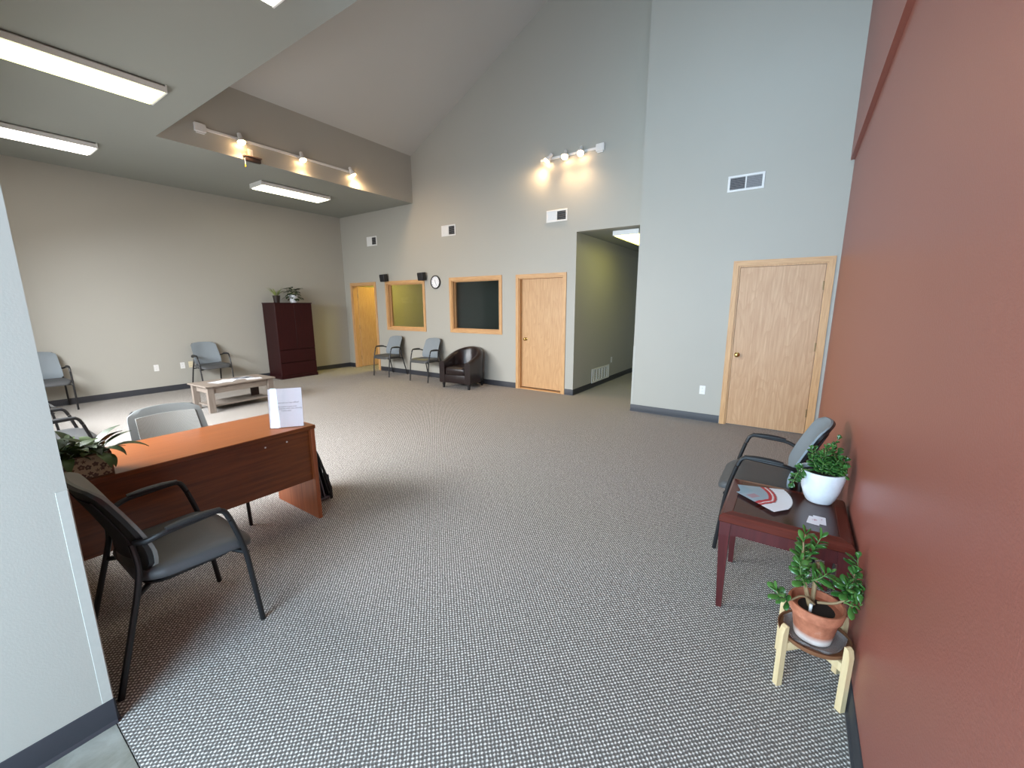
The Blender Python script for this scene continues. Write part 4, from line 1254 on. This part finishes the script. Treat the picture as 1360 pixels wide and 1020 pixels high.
# white potted jade on the table
tp = Vector((0.196, 2.66, TZ))
t = pot_plant_base('jade_plant', 'bushy jade plant in a round white ceramic pot on the side table', 'plant', tp,
    [(0.044, 0), (0.056, 0.003), (0.063, 0.012), (0.066, 0.022), (0.070, 0.026), (0.085, 0.07), (0.097, 0.125), (0.105, 0.172), (0.105, 0.180), (0.097, 0.180), (0.093, 0.155)], M_WHITEPOT, 0.160, 0.0935)
jm = [jade_leaf_mesh('jade_blade', M_JADE2, L, W, 0.007) for L, W in ((0.036, 0.026), (0.032, 0.024), (0.039, 0.027))]
rnd = random.Random(5)
br = []
z0 = Vector((0, 0, 0.15))
def P3(a, f, z): return RV*a + FV*f + Vector((0, 0, z))
for a, f, z in ((0.0, 0, 0.29), (0.05, 0.03, 0.28), (-0.03, 0.05, 0.27), (0.03, -0.05, 0.25), (-0.03, -0.04, 0.235), (0.08, -0.02, 0.23), (0.09, 0.05, 0.255), (0.0, 0.07, 0.26), (0.055, -0.085, 0.19), (0.02, 0.02, 0.24), (0.10, 0.01, 0.19), (-0.02, 0.0, 0.26), (0.06, 0.0, 0.26), (-0.05, 0.01, 0.235), (0.035, -0.075, 0.215), (0.075, -0.05, 0.21), (0.0, -0.06, 0.22), (0.10, 0.03, 0.22), (0.045, 0.05, 0.275)):
    a *= 1.18
    br.append(([P3(a*0.25, f*0.25, 0.155), P3(a*0.7, f*0.7, 0.16+(z-0.15)*0.55), P3(a, f, z+0.004)], 0.0042, 0.25, 7))
br.append(([P3(-0.04, 0, 0.15), P3(-0.10, 0, 0.19), P3(-0.145, -0.01, 0.165), P3(-0.165, -0.02, 0.12)], 0.0042, 0.45, 7))
br.append(([P3(0.05, 0.06, 0.16), P3(0.12, 0.12, 0.24), P3(0.17, 0.14, 0.30)], 0.0042, 0.5, 5))
grow(t, br, jm, rnd, 0.322, 1.5)

# plant stand
sx, sy = 0.195, 1.985
t = thing('plant_stand', 'low pale wood plant stand with four upright legs', 'stand', (sx, sy, 0), 0)
R = 0.150
def rot_box(name, a, lo, hi, mat, bev=0.004):
    M = Matrix.Rotation(a, 4, 'Z')
    bm = nb(); box(bm, lo, hi, bev, 2, M); return obj(name, bm, mat, t)
for i in range(4):
    a = math.radians(45+90*i) 
    M = Matrix.Rotation(a, 4, 'Z')
    bm = nb()
    prof = [(R-0.012, 0), (R+0.013, 0), (R+0.013, 0.252), (R+0.006, 0.280), (R-0.005, 0.287), (R-0.012, 0.285)]
    loft(bm, [[M @ Vector((x, yy, z)) for x, z in prof] for yy in (-0.0115, -0.010, 0.010, 0.0115)])
    obj('leg', bm, M_BIRCH, t)
rot_box('crossbar', math.radians(45), (-R+0.014, -0.010, 0.165), (R-0.014, 0.010, 0.205), M_BIRCH)
rot_box('crossbar', math.radians(135), (-R+0.014, -0.010, 0.1655), (R-0.014, 0.010, 0.2055), M_BIRCH)

SZ = 0.206
o = thing('plant_saucer', 'round brown saucer resting on the plant stand', 'saucer', (sx, sy, SZ))
bm = nb(); lathe(bm, [(0.10, 0), (0.122, 0.002), (0.128, 0.012), (0.130, 0.024), (0.126, 0.024), (0.122, 0.010), (0.05, 0.008)], 40); obj('dish', bm, plain('brown_cork_saucer', srgb(134, 88, 58), 0.6, 0, 120, 0.15, 0.2), o, 40)
bm = nb()
rnd = random.Random(3)
lps = []
nn = 44
wob = [1+0.05*math.sin(5*2*PI*k/nn+0.5)+rnd.uniform(-0.03, 0.03) for k in range(nn)]
for r, z in ((0.07, 0.0100), (0.095, 0.0105), (0.104, 0.014), (0.108, 0.026), (0.110, 0.028), (0.106, 0.027), (0.102, 0.016), (0.094, 0.0125), (0.07, 0.012)):
    lps.append([(r*(1+(wob[k]-1)*(r > 0.1))*math.cos(2*PI*k/nn), r*(1+(wob[k]-1)*(r > 0.1))*math.sin(2*PI*k/nn), z + (0.004*math.sin(9*2*PI*k/nn) if r > 0.105 else 0)) for k in range(nn)])
loft(bm, lps)
def film_mat():
    tt = NT('clear_plastic_liner')
    tr = tt.n('ShaderNodeBsdfTransparent'); tr.inputs[0].default_value = (0.9, 0.92, 0.95, 1)
    pb = tt.b; pb.inputs['Base Color'].default_value = srgb(186, 176, 170); pb.inputs['Roughness'].default_value = 0.35
    mx = tt.n('ShaderNodeMixShader'); mx.inputs[0].default_value = 0.3
    tt.l(tr.outputs[0], mx.inputs[1]); tt.l(pb.outputs[0], mx.inputs[2]); tt.l(mx.outputs[0], tt.t.nodes['Material Output'].inputs['Surface'])
    return tt.m
obj('liner', bm, film_mat(), o, 50, label='crinkled clear plastic liner')

# terracotta jade
tp = Vector((sx-0.005, sy-0.012, SZ+0.0135))
t = pot_plant_base('jade_plant', 'leggy jade plant in a weathered terracotta pot on the wooden stand', 'plant', tp,
    [(0.062, 0), (0.066, 0.003), (0.082, 0.105), (0.086, 0.112), (0.093, 0.114), (0.100, 0.152), (0.097, 0.158), (0.090, 0.158), (0.086, 0.13)], M_TERRA, 0.128, 0.0855)
jm = [jade_leaf_mesh('jade_blade', M_JADE, L, W, 0.009) for L, W in ((0.050, 0.026), (0.044, 0.025), (0.055, 0.029))]
rnd = random.Random(9)
zs = 0.128
br = [
 ([P3(-0.02, 0, zs-0.01), P3(-0.045, 0.0, zs+0.07), P3(-0.075, 0.0, zs+0.17), P3(-0.085, 0.01, zs+0.30)], 0.008, 0.40, 8),
 ([P3(-0.02, 0.01, zs-0.01), P3(-0.05, 0.03, zs+0.12), P3(-0.055, 0.05, zs+0.25), P3(-0.05, 0.05, zs+0.31)], 0.006, 0.5, 6),
 ([P3(-0.055, 0.0, zs+0.10), P3(-0.10, -0.02, zs+0.17), P3(-0.12, -0.03, zs+0.24)], 0.004, 0.3, 5),
 ([P3(-0.065, 0.0, zs+0.13), P3(-0.03, -0.03, zs+0.16), P3(-0.02, -0.05, zs+0.20)], 0.004, 0.3, 5),
 ([P3(-0.08, 0.0, zs+0.2), P3(-0.03, 0.02, zs+0.26), P3(-0.01, 0.02, zs+0.31)], 0.004, 0.3, 5),
 ([P3(0.0, 0, zs+0.03), P3(0.06, -0.03, zs+0.045), P3(0.10, -0.04, zs+0.09), P3(0.10, -0.04, zs+0.19)], 0.006, 0.55, 7),
 ([P3(0.08, -0.035, zs+0.055), P3(0.13, -0.05, zs+0.10), P3(0.155, -0.06, zs+0.15)], 0.004, 0.3, 6),
 ([P3(0.10, -0.04, zs+0.09), P3(0.06, -0.06, zs+0.12), P3(0.05, -0.07, zs+0.165)], 0.004, 0.3, 6),
 ([P3(0.08, -0.035, zs+0.06), P3(0.09, -0.08, zs+0.07), P3(0.095, -0.10, zs+0.10)], 0.004, 0.3, 5),
 ([P3(0.10, -0.04, zs+0.12), P3(0.13, -0.02, zs+0.18), P3(0.14, 0.0, zs+0.23)], 0.004, 0.35, 5),
 ([P3(-0.02, -0.01, zs+0.03), P3(-0.08, -0.02, zs+0.085), P3(-0.14, -0.03, zs+0.06), P3(-0.175, -0.035, zs+0.075), P3(-0.205, -0.04, zs+0.115)], 0.0048, 0.66, 5),
]
br = [(p, r, st, n+2) for p, r, st, n in br]
grow(t, br, jm, rnd, 0.324, 1.3)
bm = nb(); tube(bm, [P3(-0.005, 0.02, zs-0.01), P3(0.0, 0.025, zs+0.12), P3(-0.003, 0.02, zs+0.20)], 0.008, 8, radii=[0.009, 0.0085, 0.007]); obj('dead_stub', bm, M_STEM, t, 60)
bm = nb(); cyl(bm, P3(-0.04, -0.02, zs-0.01), P3(-0.038, -0.018, zs+0.035), 0.006, 8); obj('plant_tag', bm, M_PLASTW, t)

# a little order: nothing hidden, everything linked
for o in scn.objects:
    if o.type == 'EMPTY' and o.parent is None and not o.children and o.get('label') is None:
        bpy.data.objects.remove(o)
